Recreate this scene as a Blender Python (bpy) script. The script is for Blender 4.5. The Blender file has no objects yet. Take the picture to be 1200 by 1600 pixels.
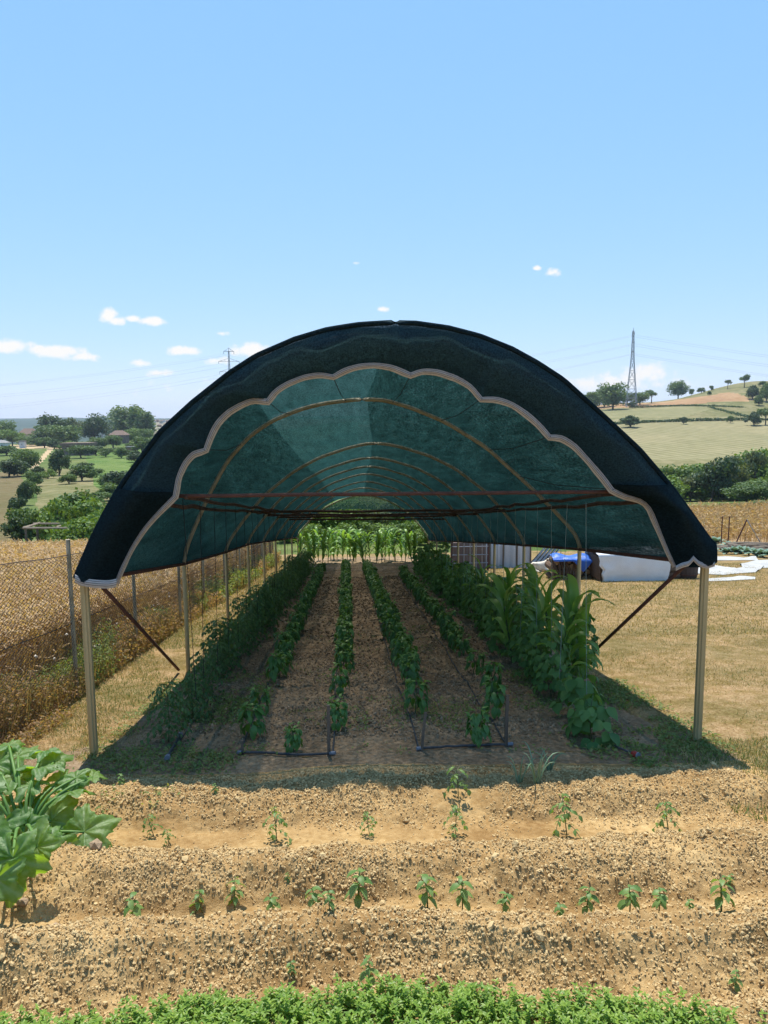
import bpy, math, random
import numpy as np
from mathutils import Matrix, Vector

# ------------------------------------------------------------------ camera, world, sun, exposure
SC = bpy.context.scene
COL = SC.collection
R = math.radians
PITCH, YAW, ROLL = 7.1, 2.24, 0.5
ZC, DF, SLOPE = 2.96, 6.58, 0.1212          # eye height, distance of the front arch, fall of the garden
cam = bpy.data.cameras.new('camera'); camo = bpy.data.objects.new('camera', cam); COL.objects.link(camo)
cam.sensor_fit = 'HORIZONTAL'; cam.sensor_width = 36; cam.lens = 36.0; cam.clip_start = .05; cam.clip_end = 12000
CR = (Matrix.Rotation(R(-YAW), 3, 'Z') @ Matrix.Rotation(R(90 - PITCH), 3, 'X') @ Matrix.Rotation(R(-ROLL), 3, 'Z'))
camo.matrix_world = Matrix.Translation((0, 0, ZC)) @ CR.to_4x4()
SC.camera = camo
SC.render.resolution_x, SC.render.resolution_y = 768, 1024
SC.view_settings.view_transform = 'Standard'; SC.view_settings.look = 'None'
SC.view_settings.exposure = 0.5; SC.view_settings.gamma = 1.0
SC.cycles.max_bounces = 6; SC.cycles.transparent_max_bounces = 12
SC.cycles.diffuse_bounces = 3; SC.cycles.transmission_bounces = 4; SC.cycles.glossy_bounces = 2
SC.cycles.use_adaptive_sampling = True; SC.cycles.adaptive_threshold = 0.02
SUNV = Vector((-.045, .345, 1)).normalized()
sl = bpy.data.lights.new('sun', 'SUN'); sl.energy = 4.9; sl.angle = R(.53); sl.color = (1, .95, .865)
so = bpy.data.objects.new('sun', sl); COL.objects.link(so)
so.rotation_mode = 'QUATERNION'; so.rotation_quaternion = SUNV.to_track_quat('Z', 'Y')

CRN = np.array(CR)
def ray(u, v):
    d = CRN @ np.array([(u - 600) / 1200., -(v - 800) / 1200., -1.]); return d
def at(u, v, Y):
    d = ray(u, v); k = Y / d[1]; return np.array([d[0] * k, Y, ZC + d[2] * k])
def proj(x, y, z):
    p = np.stack([x, y, z - ZC], -1) @ CRN
    w = -p[..., 2]; w = np.where(w < 1e-3, 1e-3, w)
    return 600 + 1200 * p[..., 0] / w, 800 - 1200 * p[..., 1] / w, -p[..., 2]

# world: Nishita sky plus small cumulus set by direction in the sky
W = bpy.data.worlds.new('World'); SC.world = W; W.use_nodes = True
nt = W.node_tree; N = nt.nodes; L = nt.links; N.clear()
SKY_STRENGTH = 0.105
sky = N.new('ShaderNodeTexSky'); sky.sky_type = 'NISHITA'; sky.sun_disc = False
sky.sun_elevation = math.asin(SUNV.z); sky.sun_rotation = math.atan2(SUNV.x, SUNV.y)
sky.altitude = 120; sky.air_density = 1.0; sky.dust_density = .15; sky.ozone_density = 3.0
bg = N.new('ShaderNodeBackground'); bg.inputs[1].default_value = SKY_STRENGTH; sp_ = N.new('ShaderNodeSeparateColor'); cc_ = N.new('ShaderNodeCombineColor'); L.new(sky.outputs[0], sp_.inputs[0]); L.new(cc_.outputs[0], bg.inputs[0])
for i_, (g_, k_) in enumerate([(.66, 1.45), (.42, 2.60), (.30, 4.2)]):      # hazy summer sky: flatter, paler gradient than the clean Nishita one
    a_ = N.new('ShaderNodeMath'); a_.operation = 'POWER'; L.new(sp_.outputs[i_], a_.inputs[0]); a_.inputs[1].default_value = g_
    b_ = N.new('ShaderNodeMath'); b_.operation = 'MULTIPLY'; L.new(a_.outputs[0], b_.inputs[0]); b_.inputs[1].default_value = k_; L.new(b_.outputs[0], cc_.inputs[i_])
tc = N.new('ShaderNodeTexCoord'); sx = N.new('ShaderNodeSeparateXYZ'); L.new(tc.outputs['Generated'], sx.inputs[0])
def wm(op, a, b=None, c=None):
    n = N.new('ShaderNodeMath'); n.operation = op
    for i, q in enumerate((a, b, c)):
        if q is None: continue
        if isinstance(q, (int, float)): n.inputs[i].default_value = q
        else: L.new(q, n.inputs[i])
    return n.outputs[0]
az = wm('ARCTAN2', sx.outputs[0], sx.outputs[1]); el = wm('ARCSINE', sx.outputs[2])
cb = N.new('ShaderNodeCombineXYZ'); L.new(az, cb.inputs[0]); L.new(el, cb.inputs[1])
nz = N.new('ShaderNodeTexNoise'); nz.inputs['Scale'].default_value = 55; nz.inputs['Detail'].default_value = 6; nz.inputs['Roughness'].default_value = .62
L.new(cb.outputs[0], nz.inputs[0])
nz2 = N.new('ShaderNodeTexNoise'); nz2.inputs['Scale'].default_value = 16; nz2.inputs['Detail'].default_value = 5
L.new(cb.outputs[0], nz2.inputs[0])
clouds = [(170, 493, 15, 11, 1.25), (181, 501, 13, 7, 1.2), (208, 498, 12, 5, .9), (238, 502, 21, 7, 1.0), (16, 541, 36, 11, 1.0), (60, 547, 20, 7, 1.0), (92, 550, 36, 10, 1.15), (128, 558, 28, 8, .9),
          (290, 548, 27, 8, 1.1), (392, 547, 28, 12, 1.25), (340, 564, 18, 7, .9), (219, 568, 18, 6, .8), (248, 583, 28, 6, .75), (345, 521, 12, 4, .7), (325, 595, 18, 6, .6),
          (596, 483, 12, 5, .9), (557, 411, 9, 3, .6), (864, 426, 12, 7, 1.0), (839, 419, 8, 4, .9), (1010, 583, 40, 16, .95), (965, 597, 48, 15, .85), (915, 600, 42, 16, .8), (1040, 600, 60, 14, .5),
          (40, 640, 240, 16, .25), (300, 610, 120, 18, .22)]
acc = None
for (u, v, ru, rv, amp) in clouds:
    d = Vector(ray(u, v)).normalized(); a0 = math.atan2(d.x, d.y); e0 = math.asin(d.z)
    q = N.new('ShaderNodeVectorMath'); q.operation = 'SUBTRACT'; L.new(cb.outputs[0], q.inputs[0]); q.inputs[1].default_value = (a0, e0, 0)
    s = N.new('ShaderNodeVectorMath'); s.operation = 'MULTIPLY'; L.new(q.outputs[0], s.inputs[0]); s.inputs[1].default_value = (1200 / (ru * 1.35), 1200 / (rv * 1.35), 0)
    ln = N.new('ShaderNodeVectorMath'); ln.operation = 'LENGTH'; L.new(s.outputs[0], ln.inputs[0])
    m = wm('MULTIPLY', wm('MAXIMUM', wm('SUBTRACT', 1.0, ln.outputs['Value']), 0.0), amp)
    acc = m if acc is None else wm('MAXIMUM', acc, m)
f = wm('ADD', acc, wm('MULTIPLY', wm('SUBTRACT', nz.outputs[0], .5), 1.7))
mk = N.new('ShaderNodeMapRange'); mk.interpolation_type = 'SMOOTHSTEP'; mk.inputs[1].default_value = .16; mk.inputs[2].default_value = .78
L.new(f, mk.inputs[0])
gate = N.new('ShaderNodeMapRange'); gate.inputs[1].default_value = .0; gate.inputs[2].default_value = .14; L.new(acc, gate.inputs[0])
fac = wm('MULTIPLY', mk.outputs[0], gate.outputs[0])
cbg = N.new('ShaderNodeBackground'); cbg.inputs[0].default_value = (1.0, .985, .96, 1); cbg.inputs[1].default_value = .72
mx = N.new('ShaderNodeMixShader'); L.new(fac, mx.inputs[0]); L.new(bg.outputs[0], mx.inputs[1]); L.new(cbg.outputs[0], mx.inputs[2])
wo = N.new('ShaderNodeOutputWorld'); L.new(mx.outputs[0], wo.inputs[0])

# ------------------------------------------------------------------ helpers
rng = np.random.default_rng(7)
random.seed(3)
def tag(o, label=None, cat=None, group=None, kind=None):
    if label: o['label'] = label
    if cat: o['category'] = cat
    if group: o['group'] = group
    if kind: o['kind'] = kind
    return o
def empty(name, loc, label, cat, group=None, rz=0, sc=1):
    o = bpy.data.objects.new(name, None); COL.objects.link(o); o.location = loc; o.rotation_euler = (0, 0, rz); o.scale = (sc,) * 3
    o.empty_display_size = .1
    return tag(o, label, cat, group)
def link(name, me, parent=None):
    o = bpy.data.objects.new(name, me); COL.objects.link(o)
    if parent is not None: o.parent = parent
    return o
class MB:
    def __init__(s): s.v = []; s.f = []; s.n = 0
    def add(s, v, f, m=0):
        v = np.asarray(v, float).reshape(-1, 3); f = np.asarray(f, np.int64)
        if len(v) == 0: return
        s.v.append(v); s.f.append((f + s.n, m)); s.n += len(v)
    def mesh(s, name, mats, smooth=False):
        me = bpy.data.meshes.new(name)
        v = np.concatenate(s.v); me.vertices.add(len(v)); me.vertices.foreach_set('co', v.astype(np.float32).ravel())
        li = np.concatenate([f.ravel() for f, m in s.f]); cnt = np.concatenate([np.full(len(f), f.shape[1]) for f, m in s.f])
        mi = np.concatenate([np.full(len(f), m) for f, m in s.f])
        me.loops.add(len(li)); me.loops.foreach_set('vertex_index', li.astype(np.int32))
        me.polygons.add(len(cnt)); st = np.concatenate([[0], np.cumsum(cnt)[:-1]])
        me.polygons.foreach_set('loop_start', st.astype(np.int32)); me.polygons.foreach_set('loop_total', cnt.astype(np.int32))
        me.polygons.foreach_set('material_index', mi.astype(np.int32))
        me.polygons.foreach_set('use_smooth', np.full(len(cnt), smooth))
        for m in (mats if isinstance(mats, (list, tuple)) else [mats]): me.materials.append(m)
        me.update(calc_edges=True)
        return me
    def build(s, name, mats, parent=None, smooth=False, off=None):
        if off is not None: s.v = [a - np.array(off) for a in s.v]
        return link(name, s.mesh(name, mats, smooth), parent)
    def tube(s, pts, r, k=6, m=0, cap=True, twist=0):
        pts = np.asarray(pts, float); n = len(pts); r = np.broadcast_to(np.asarray(r, float), (n,))
        t = np.gradient(pts, axis=0); t /= np.linalg.norm(t, axis=1)[:, None] + 1e-9
        up = np.array([0, 0, 1.]) if abs(t[0, 2]) < .9 else np.array([1., 0, 0])
        a = np.cross(t, up); a /= np.linalg.norm(a, axis=1)[:, None] + 1e-9; b = np.cross(t, a)
        an = np.arange(k) / k * 2 * math.pi + twist
        ring = pts[:, None] + r[:, None, None] * (np.cos(an)[None, :, None] * a[:, None] + np.sin(an)[None, :, None] * b[:, None])
        i = np.arange(n - 1)[:, None] * k; j = np.arange(k)[None]; j2 = (j + 1) % k
        f = np.stack([i + j, i + j2, i + k + j2, i + k + j], -1).reshape(-1, 4)
        s.add(ring, f, m)
        if cap:
            s.f.append((np.array([list(range(k))[::-1]]) + s.n - n * k, m)); s.f.append((np.array([list(range(k))]) + s.n - k, m))
    def box(s, c, size, rz=0, m=0, rot=None):
        x, y, z = np.array(size) / 2
        v = np.array([[a, b, cc] for a in (-x, x) for b in (-y, y) for cc in (-z, z)])
        if rot is not None: v = v @ np.array(rot).T
        elif rz: ca, sa = math.cos(rz), math.sin(rz); v = v @ np.array([[ca, sa, 0], [-sa, ca, 0], [0, 0, 1]])
        s.add(v + np.array(c), [[0, 1, 3, 2], [4, 6, 7, 5], [0, 4, 5, 1], [2, 3, 7, 6], [0, 2, 6, 4], [1, 5, 7, 3]], m)
    def grid(s, P, m=0):
        P = np.asarray(P); a, b = P.shape[:2]; i = np.arange(a - 1)[:, None] * b; j = np.arange(b - 1)[None]
        s.add(P.reshape(-1, 3), np.stack([i + j, i + j + 1, i + b + j + 1, i + b + j], -1).reshape(-1, 4), m)
    def inst(s, tv, tf, pos, d, nrm, sc, m=0):
        pos = np.asarray(pos, float).reshape(-1, 3); n = len(pos)
        if n == 0: return
        d = np.broadcast_to(d, (n, 3)).astype(float); d = d / (np.linalg.norm(d, axis=1)[:, None] + 1e-9)
        nrm = np.broadcast_to(nrm, (n, 3)).astype(float)
        x = np.cross(d, nrm); x /= np.linalg.norm(x, axis=1)[:, None] + 1e-9; z = np.cross(x, d)
        Rm = np.stack([x, d, z], -1)
        sc = np.asarray(sc, float)
        if sc.ndim < 2: sc = np.broadcast_to(sc.reshape(-1, 1), (n, 3)) if sc.ndim == 1 else np.full((n, 3), float(sc))
        v = (tv[None] * sc[:, None, :]) @ Rm.transpose(0, 2, 1) + pos[:, None]
        f = (np.asarray(tf)[None] + (np.arange(n) * len(tv))[:, None, None]).reshape(-1, len(tf[0]))
        s.add(v, f, m)
def rnd(n, a=-1, b=1): return rng.uniform(a, b, n)
_T = np.random.default_rng(11).random((4, 256, 256))
def vn(x, y, sc, k=0):
    x = np.asarray(x) * sc + 37.3 * k; y = np.asarray(y) * sc + 17.7 * k
    xi = np.floor(x).astype(int); yi = np.floor(y).astype(int); fx = x - xi; fy = y - yi
    fx = fx * fx * (3 - 2 * fx); fy = fy * fy * (3 - 2 * fy); T = _T[k % 4]
    g = lambda a, b: T[a % 256, b % 256]
    return (g(xi, yi) * (1 - fx) + g(xi + 1, yi) * fx) * (1 - fy) + (g(xi, yi + 1) * (1 - fx) + g(xi + 1, yi + 1) * fx) * fy
def sm(x, a, b): t = np.clip((x - a) / (b - a), 0, 1); return t * t * (3 - 2 * t)

# ------------------------------------------------------------------ materials
def mat(name, c1, c2=None, scale=8, rough=.85, bump=0, bscale=None, leaf=0, island=False, metal=0, c3=None, stretch=None, spec=.3, obj=False, det=5):
    m = bpy.data.materials.new(name); m.use_nodes = True; t = m.node_tree; n = t.nodes; l = t.links
    b = n['Principled BSDF']; b.inputs['Roughness'].default_value = rough; b.inputs['Metallic'].default_value = metal
    b.inputs['Specular IOR Level'].default_value = spec
    c2 = c2 or tuple(x * .75 for x in c1)
    ramp = n.new('ShaderNodeValToRGB'); e = ramp.color_ramp.elements
    e[0].color = (*c1, 1); e[1].color = (*c2, 1); e[0].position = .3; e[1].position = .7
    if c3:
        q = e.new(.5); q.color = (*c3, 1)
    if island:
        g = n.new('ShaderNodeNewGeometry'); src = g.outputs['Random Per Island']; e[0].position = 0; e[-1].position = 1
        if obj:
            oi = n.new('ShaderNodeObjectInfo'); ad = n.new('ShaderNodeMath'); ad.operation = 'ADD'; l.new(src, ad.inputs[0]); l.new(oi.outputs['Random'], ad.inputs[1])
            fr = n.new('ShaderNodeMath'); fr.operation = 'MULTIPLY'; l.new(ad.outputs[0], fr.inputs[0]); fr.inputs[1].default_value = .5; src = fr.outputs[0]
    else:
        tcn = n.new('ShaderNodeTexCoord'); mp = n.new('ShaderNodeMapping'); l.new(tcn.outputs['Object'], mp.inputs[0])
        if stretch: mp.inputs['Scale'].default_value = stretch
        t1 = n.new('ShaderNodeTexNoise'); t1.inputs['Scale'].default_value = scale; t1.inputs['Detail'].default_value = det; t1.inputs['Roughness'].default_value = .62
        l.new(mp.outputs[0], t1.inputs[0]); src = t1.outputs[0]
    l.new(src, ramp.inputs[0]); l.new(ramp.outputs[0], b.inputs['Base Color'])
    if bump:
        tcn = n.new('ShaderNodeTexCoord'); t2 = n.new('ShaderNodeTexNoise'); t2.inputs['Scale'].default_value = bscale or scale * 4; t2.inputs['Detail'].default_value = 4
        l.new(tcn.outputs['Object'], t2.inputs[0]); bp = n.new('ShaderNodeBump'); bp.inputs['Strength'].default_value = 1; bp.inputs['Distance'].default_value = bump
        l.new(t2.outputs[0], bp.inputs['Height']); l.new(bp.outputs[0], b.inputs['Normal'])
    if leaf:
        tr = n.new('ShaderNodeBsdfTranslucent'); mxs = n.new('ShaderNodeMixShader'); mxs.inputs[0].default_value = leaf
        gm = n.new('ShaderNodeMixRGB'); gm.blend_type = 'MULTIPLY'; gm.inputs[0].default_value = 1; l.new(ramp.outputs[0], gm.inputs[1]); gm.inputs[2].default_value = (1.9, 1.7, .6, 1)
        l.new(gm.outputs[0], tr.inputs[0]); l.new(b.outputs[0], mxs.inputs[1]); l.new(tr.outputs[0], mxs.inputs[2])
        l.new(mxs.outputs[0], n['Material Output'].inputs[0])
    return m
def ground_mat(name, cols, scales, bump=.01, bscale=30, rough=.95, wave=None):
    """several noise octaves multiplied into a base colour ramp"""
    m = bpy.data.materials.new(name); m.use_nodes = True; t = m.node_tree; n = t.nodes; l = t.links
    b = n['Principled BSDF']; b.inputs['Roughness'].default_value = rough; b.inputs['Specular IOR Level'].default_value = .1
    tcn = n.new('ShaderNodeTexCoord'); prev = None
    for i, sc_ in enumerate(scales):
        t1 = n.new('ShaderNodeTexNoise'); t1.inputs['Scale'].default_value = sc_; t1.inputs['Detail'].default_value = 5; t1.inputs['Roughness'].default_value = .6
        l.new(tcn.outputs['Object'], t1.inputs[0])
        rp = n.new('ShaderNodeValToRGB'); e = rp.color_ramp.elements; e[0].position = .36; e[1].position = .64
        e[0].color = (*cols[2 * i], 1); e[1].color = (*cols[2 * i + 1], 1); l.new(t1.outputs[0], rp.inputs[0])
        if prev is None: prev = rp.outputs[0]
        else:
            mxr = n.new('ShaderNodeMixRGB'); mxr.blend_type = 'MULTIPLY'; mxr.inputs[0].default_value = 1; l.new(prev, mxr.inputs[1]); l.new(rp.outputs[0], mxr.inputs[2]); prev = mxr.outputs[0]
    if wave:
        mp = n.new('ShaderNodeMapping'); mp.inputs['Rotation'].default_value = (0, 0, R(wave[0])); l.new(tcn.outputs['Object'], mp.inputs[0])
        wv = n.new('ShaderNodeTexWave'); wv.inputs['Scale'].default_value = wave[1]; wv.inputs['Distortion'].default_value = 1.2; wv.inputs['Detail'].default_value = 4; wv.inputs['Detail Scale'].default_value = .6; l.new(mp.outputs[0], wv.inputs[0])
        rp = n.new('ShaderNodeValToRGB'); e = rp.color_ramp.elements; e[0].color = (*wave[2], 1); e[1].color = (1, 1, 1, 1); e[0].position = .2; e[1].position = .75; l.new(wv.outputs[0], rp.inputs[0])
        mxr = n.new('ShaderNodeMixRGB'); mxr.blend_type = 'MULTIPLY'; mxr.inputs[0].default_value = 1; l.new(prev, mxr.inputs[1]); l.new(rp.outputs[0], mxr.inputs[2]); prev = mxr.outputs[0]
    l.new(prev, b.inputs['Base Color'])
    t2 = n.new('ShaderNodeTexNoise'); t2.inputs['Scale'].default_value = bscale; t2.inputs['Detail'].default_value = 6; t2.inputs['Roughness'].default_value = .7
    l.new(tcn.outputs['Object'], t2.inputs[0]); bp = n.new('ShaderNodeBump'); bp.inputs['Strength'].default_value = 1; bp.inputs['Distance'].default_value = bump
    l.new(t2.outputs[0], bp.inputs['Height']); l.new(bp.outputs[0], b.inputs['Normal'])
    return m
def net_mat(name, col, transp, trans, thread=58, power=1.5):
    m = bpy.data.materials.new(name); m.use_nodes = True; t = m.node_tree; n = t.nodes; l = t.links
    n.remove(n['Principled BSDF']); out = n['Material Output']
    tcn = n.new('ShaderNodeTexCoord')
    mp = n.new('ShaderNodeMapping'); mp.inputs['Scale'].default_value = (1, .35, 1); l.new(tcn.outputs['Object'], mp.inputs[0])
    fine = n.new('ShaderNodeTexNoise'); fine.inputs['Scale'].default_value = thread; fine.inputs['Detail'].default_value = 3; fine.inputs['Roughness'].default_value = .75; l.new(mp.outputs[0], fine.inputs[0])
    mp2 = n.new('ShaderNodeMapping'); mp2.inputs['Scale'].default_value = (1, .05, 1); l.new(tcn.outputs['Object'], mp2.inputs[0])
    big = n.new('ShaderNodeTexNoise'); big.inputs['Scale'].default_value = 9; big.inputs['Detail'].default_value = 6; big.inputs['Roughness'].default_value = .7; l.new(mp2.outputs[0], big.inputs[0])
    mr = n.new('ShaderNodeMapRange'); mr.inputs[1].default_value = .42; mr.inputs[2].default_value = .72; mr.inputs[3].default_value = transp * .25; mr.inputs[4].default_value = transp * 3.2; l.new(fine.outputs[0], mr.inputs[0])
    b2 = n.new('ShaderNodeMapRange'); b2.inputs[1].default_value = .3; b2.inputs[2].default_value = .7; b2.inputs[3].default_value = .7; b2.inputs[4].default_value = 1.3; l.new(big.outputs[0], b2.inputs[0])
    tm = n.new('ShaderNodeMath'); tm.operation = 'MULTIPLY'; l.new(mr.outputs[0], tm.inputs[0]); l.new(b2.outputs[0], tm.inputs[1])
    rp = n.new('ShaderNodeValToRGB'); e = rp.color_ramp.elements; e[0].position = .35; e[1].position = .7
    e[0].color = (*[c * .5 for c in col], 1); e[1].color = (*[c * 1.7 for c in col], 1); l.new(fine.outputs[0], rp.inputs[0])
    df = n.new('ShaderNodeBsdfDiffuse'); l.new(rp.outputs[0], df.inputs[0])
    gl = n.new('ShaderNodeBsdfGlossy'); gl.inputs['Roughness'].default_value = .55; gl.inputs[0].default_value = (.5, .7, .8, 1)
    dm = n.new('ShaderNodeMixShader'); dm.inputs[0].default_value = .008; l.new(df.outputs[0], dm.inputs[1]); l.new(gl.outputs[0], dm.inputs[2])
    tl = n.new('ShaderNodeBsdfTranslucent'); rt_ = n.new('ShaderNodeValToRGB'); q_ = rt_.color_ramp.elements; q_[0].position = .34; q_[1].position = .68; q_[0].color = (*[c * .45 for c in trans], 1); q_[1].color = (*[c * 2.0 for c in trans], 1)
    sm_ = n.new('ShaderNodeMath'); sm_.operation = 'MULTIPLY_ADD'; l.new(fine.outputs[0], sm_.inputs[0]); sm_.inputs[1].default_value = .6; hb_ = n.new('ShaderNodeMath'); hb_.operation = 'MULTIPLY'; l.new(big.outputs[0], hb_.inputs[0]); hb_.inputs[1].default_value = .4; l.new(hb_.outputs[0], sm_.inputs[2]); l.new(sm_.outputs[0], rt_.inputs[0]); l.new(rt_.outputs[0], tl.inputs[0])
    ad = n.new('ShaderNodeAddShader'); l.new(dm.outputs[0], ad.inputs[0]); l.new(tl.outputs[0], ad.inputs[1])
    tp = n.new('ShaderNodeBsdfTransparent'); mxs = n.new('ShaderNodeMixShader'); l.new(tm.outputs[0], mxs.inputs[0]); l.new(ad.outputs[0], mxs.inputs[1]); l.new(tp.outputs[0], mxs.inputs[2])
    # a knitted net lets light through its holes face on and closes up at a slant
    ge = n.new('ShaderNodeNewGeometry'); dt = n.new('ShaderNodeVectorMath'); dt.operation = 'DOT_PRODUCT'; l.new(ge.outputs['True Normal'], dt.inputs[0]); l.new(ge.outputs['Incoming'], dt.inputs[1])
    ab = n.new('ShaderNodeMath'); ab.operation = 'ABSOLUTE'; l.new(dt.outputs['Value'], ab.inputs[0]); pw = n.new('ShaderNodeMath'); pw.operation = 'POWER'; l.new(ab.outputs[0], pw.inputs[0]); pw.inputs[1].default_value = power
    t3 = n.new('ShaderNodeMath'); t3.operation = 'MULTIPLY'; l.new(tm.outputs[0], t3.inputs[0]); l.new(pw.outputs[0], t3.inputs[1]); l.new(t3.outputs[0], mxs.inputs[0])
    bp = n.new('ShaderNodeBump'); bp.inputs['Distance'].default_value = .004; l.new(fine.outputs[0], bp.inputs['Height']); l.new(bp.outputs[0], df.inputs['Normal'])
    l.new(mxs.outputs[0], out.inputs[0])
    return m
M = {}
M['net'] = net_mat('shade_net', (.010, .028, .030), .175, (.008, .026, .025))
M['net2'] = net_mat('shade_net_second_layer', (.010, .026, .030), .58, (.012, .034, .036), power=.8)
M['flap'] = net_mat('net_flap_cloth', (.013, .029, .041), .05, (.006, .014, .016), thread=80)
M['flap2'] = net_mat('double_net_cloth', (.006, .013, .017), .012, (.001, .003, .004), thread=60)
M['pipe'] = mat('galvanised_tube', (.50, .44, .32), (.32, .26, .16), 6, .5, metal=.15, spec=.4)
M['post'] = mat('weathered_post', (.62, .48, .25), (.36, .27, .13), 3, .55, metal=.12, stretch=(1, 1, .15), spec=.4)
M['rust'] = mat('rusty_pipe', (.13, .050, .034), (.065, .032, .024), 14, .8, bump=.002, bscale=60)
M['oldwood'] = mat('dark_branch', (.10, .055, .035), (.04, .022, .014), 9, .9, bump=.004, bscale=40)
M['greytape'] = mat('grey_hem', (.36, .34, .33), (.47, .44, .41), 25, .8)
M['tantape'] = mat('tan_hem', (.36, .29, .21), (.46, .39, .31), 25, .8)
M['darkthread'] = mat('dark_stitching', (.11, .10, .11), None, 20, .9)
M['cord'] = mat('black_cord', (.02, .022, .025), None, 10, .8)
M['string'] = mat('pale_string', (.26, .33, .31), (.18, .24, .23), 10, .8)
M['stakewood'] = mat('grey_brown_wood', (.20, .15, .11), (.11, .08, .06), 12, .9, stretch=(1, 1, .1), bump=.002, bscale=60)
M['pvc'] = mat('black_poly_pipe', (.025, .027, .03), (.08, .08, .085), 18, .55)
M['soil'] = ground_mat('dry_clay_soil', [(.37, .24, .105), (.57, .40, .19), (.74, .68, .6), (1, 1, 1), (.78, .72, .66), (1, 1, 1)], [2.2, 26, .8], bump=.012, bscale=55)
M['soilin'] = ground_mat('tilled_shaded_soil', [(.24, .17, .105), (.38, .28, .175), (.66, .62, .58), (1, 1, 1)], [1.6, 22], bump=.02, bscale=40)  # watered soil, with the shade under the net darkened into its colour
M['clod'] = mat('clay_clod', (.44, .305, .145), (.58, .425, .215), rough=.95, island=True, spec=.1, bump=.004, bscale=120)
M['clodin'] = mat('damp_shaded_clod', (.20, .14, .085), (.37, .27, .175), rough=.95, island=True, spec=.1)  # darker copy of the clay clods: damp tone plus the net's shade painted in
M['lawn'] = ground_mat('dry_lawn', [(.28, .22, .105), (.48, .33, .185), (.60, .62, .42), (1, 1, 1), (.6, .52, .44), (1, 1, 1)], [.9, 5, 38], bump=.02, bscale=45)
M['meadow'] = ground_mat('meadow', [(.085, .135, .035), (.17, .18, .065), (.6, .7, .5), (1, 1, 1)], [.05, .5], bump=.15, bscale=2)
M['brownfield'] = ground_mat('brown_grass_field', [(.19, .145, .075), (.135, .12, .05), (.7, .68, .6), (1, 1, 1)], [.04, .7], bump=.1, bscale=3)
M['straw'] = ground_mat('pale_stubble_field', [(.32, .27, .155), (.25, .225, .12), (.8, .8, .75), (1, 1, 1)], [.02, .3], bump=.1, bscale=1.5, wave=(-17.5, .087, (.76, .79, .68)))
M['straw2'] = ground_mat('upper_stubble_field', [(.31, .265, .15), (.235, .215, .115), (.75, .8, .7), (1, 1, 1)], [.03, .25], bump=.1, bscale=1.5, wave=(-80, .1, (.74, .76, .62)))
M['plough'] = ground_mat('reddish_dry_field', [(.33, .20, .11), (.40, .27, .15), (.75, .7, .6), (1, 1, 1)], [.03, .3], bump=.1, bscale=1.5)
M['crop'] = ground_mat('green_crop_field', [(.13, .20, .05), (.20, .24, .075), (.6, .7, .5), (1, 1, 1)], [.06, .6], bump=.3, bscale=1.2, wave=(75, .05, (.6, .7, .55)))
M['hillgrass'] = ground_mat('dry_hill_grass', [(.17, .165, .07), (.25, .21, .11), (.6, .65, .5), (1, 1, 1)], [.05, .4], bump=.1, bscale=2)
M['dirt'] = ground_mat('pale_dirt_track', [(.46, .34, .2), (.38, .28, .16)], [.4], bump=.03, bscale=6)
M['forest'] = ground_mat('far_woodland', [(.030, .055, .028), (.055, .085, .04), (.55, .6, .6), (1, 1, 1)], [.012, .06], bump=4, bscale=.08)
M['farland'] = ground_mat('far_dry_land', [(.22, .2, .13), (.33, .28, .2), (.6, .6, .6), (1, 1, 1)], [.01, .05], bump=2, bscale=.1)
M['wheatsoil'] = ground_mat('wheat_field_floor', [(.30, .20, .11), (.40, .29, .165)], [3], bump=.05, bscale=20)
M['wheat'] = mat('ripe_wheat', (.58, .43, .25), (.29, .19, .11), island=True, rough=.8, c3=(.44, .31, .175), leaf=.25)
M['drycorn'] = mat('dry_maize', (.56, .42, .23), (.28, .19, .10), island=True, rough=.85, c3=(.42, .29, .155), leaf=.2)
M['dryweed'] = mat('dry_weed', (.40, .27, .155), (.17, .18, .08), island=True, rough=.9, c3=(.30, .20, .12), leaf=.4)
M['greenweed'] = mat('green_weed', (.11, .18, .05), (.24, .27, .11), island=True, rough=.8, leaf=.35)
M['blade'] = mat('dry_grass_blade', (.56, .44, .25), (.15, .15, .05), island=True, rough=.9, c3=(.38, .28, .145), leaf=.2)
M['gblade'] = mat('green_grass_blade', (.09, .15, .04), (.17, .21, .075), island=True, rough=.85, leaf=.25)
M['pepper'] = mat('pepper_leaf', (.052, .145, .034), (.12, .25, .06), island=True, rough=.42, leaf=.3, spec=.45)
M['peppertop'] = mat('young_pepper_leaf', (.10, .21, .045), (.16, .28, .07), island=True, rough=.45, leaf=.35, spec=.4)
M['tomato'] = mat('tomato_leaf', (.055, .125, .042), (.13, .22, .08), island=True, rough=.6, leaf=.28)
M['bean'] = mat('bean_leaf', (.065, .16, .045), (.145, .27, .08), island=True, rough=.6, leaf=.3)
M['maize'] = mat('maize_leaf', (.11, .23, .045), (.20, .36, .08), island=True, rough=.42, leaf=.35, spec=.45)
M['stem'] = mat('green_stem', (.09, .15, .05), (.06, .10, .035), 20, .6)
M['woodystem'] = mat('brownish_stem', (.13, .12, .06), (.08, .07, .04), 20, .7)
M['seed'] = mat('seedling_leaf', (.10, .20, .05), (.18, .28, .085), island=True, rough=.5, leaf=.35, spec=.4)
M['mint'] = mat('bright_herb_leaf', (.12, .225, .03), (.26, .37, .06), island=True, rough=.45, leaf=.35, spec=.4)
M['onion'] = mat('onion_leaf', (.14, .22, .12), (.22, .32, .20), island=True, rough=.45, leaf=.15)
M['cabbage'] = mat('cabbage_leaf', (.20, .30, .23), (.11, .19, .13), island=True, rough=.6, leaf=.1)
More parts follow.
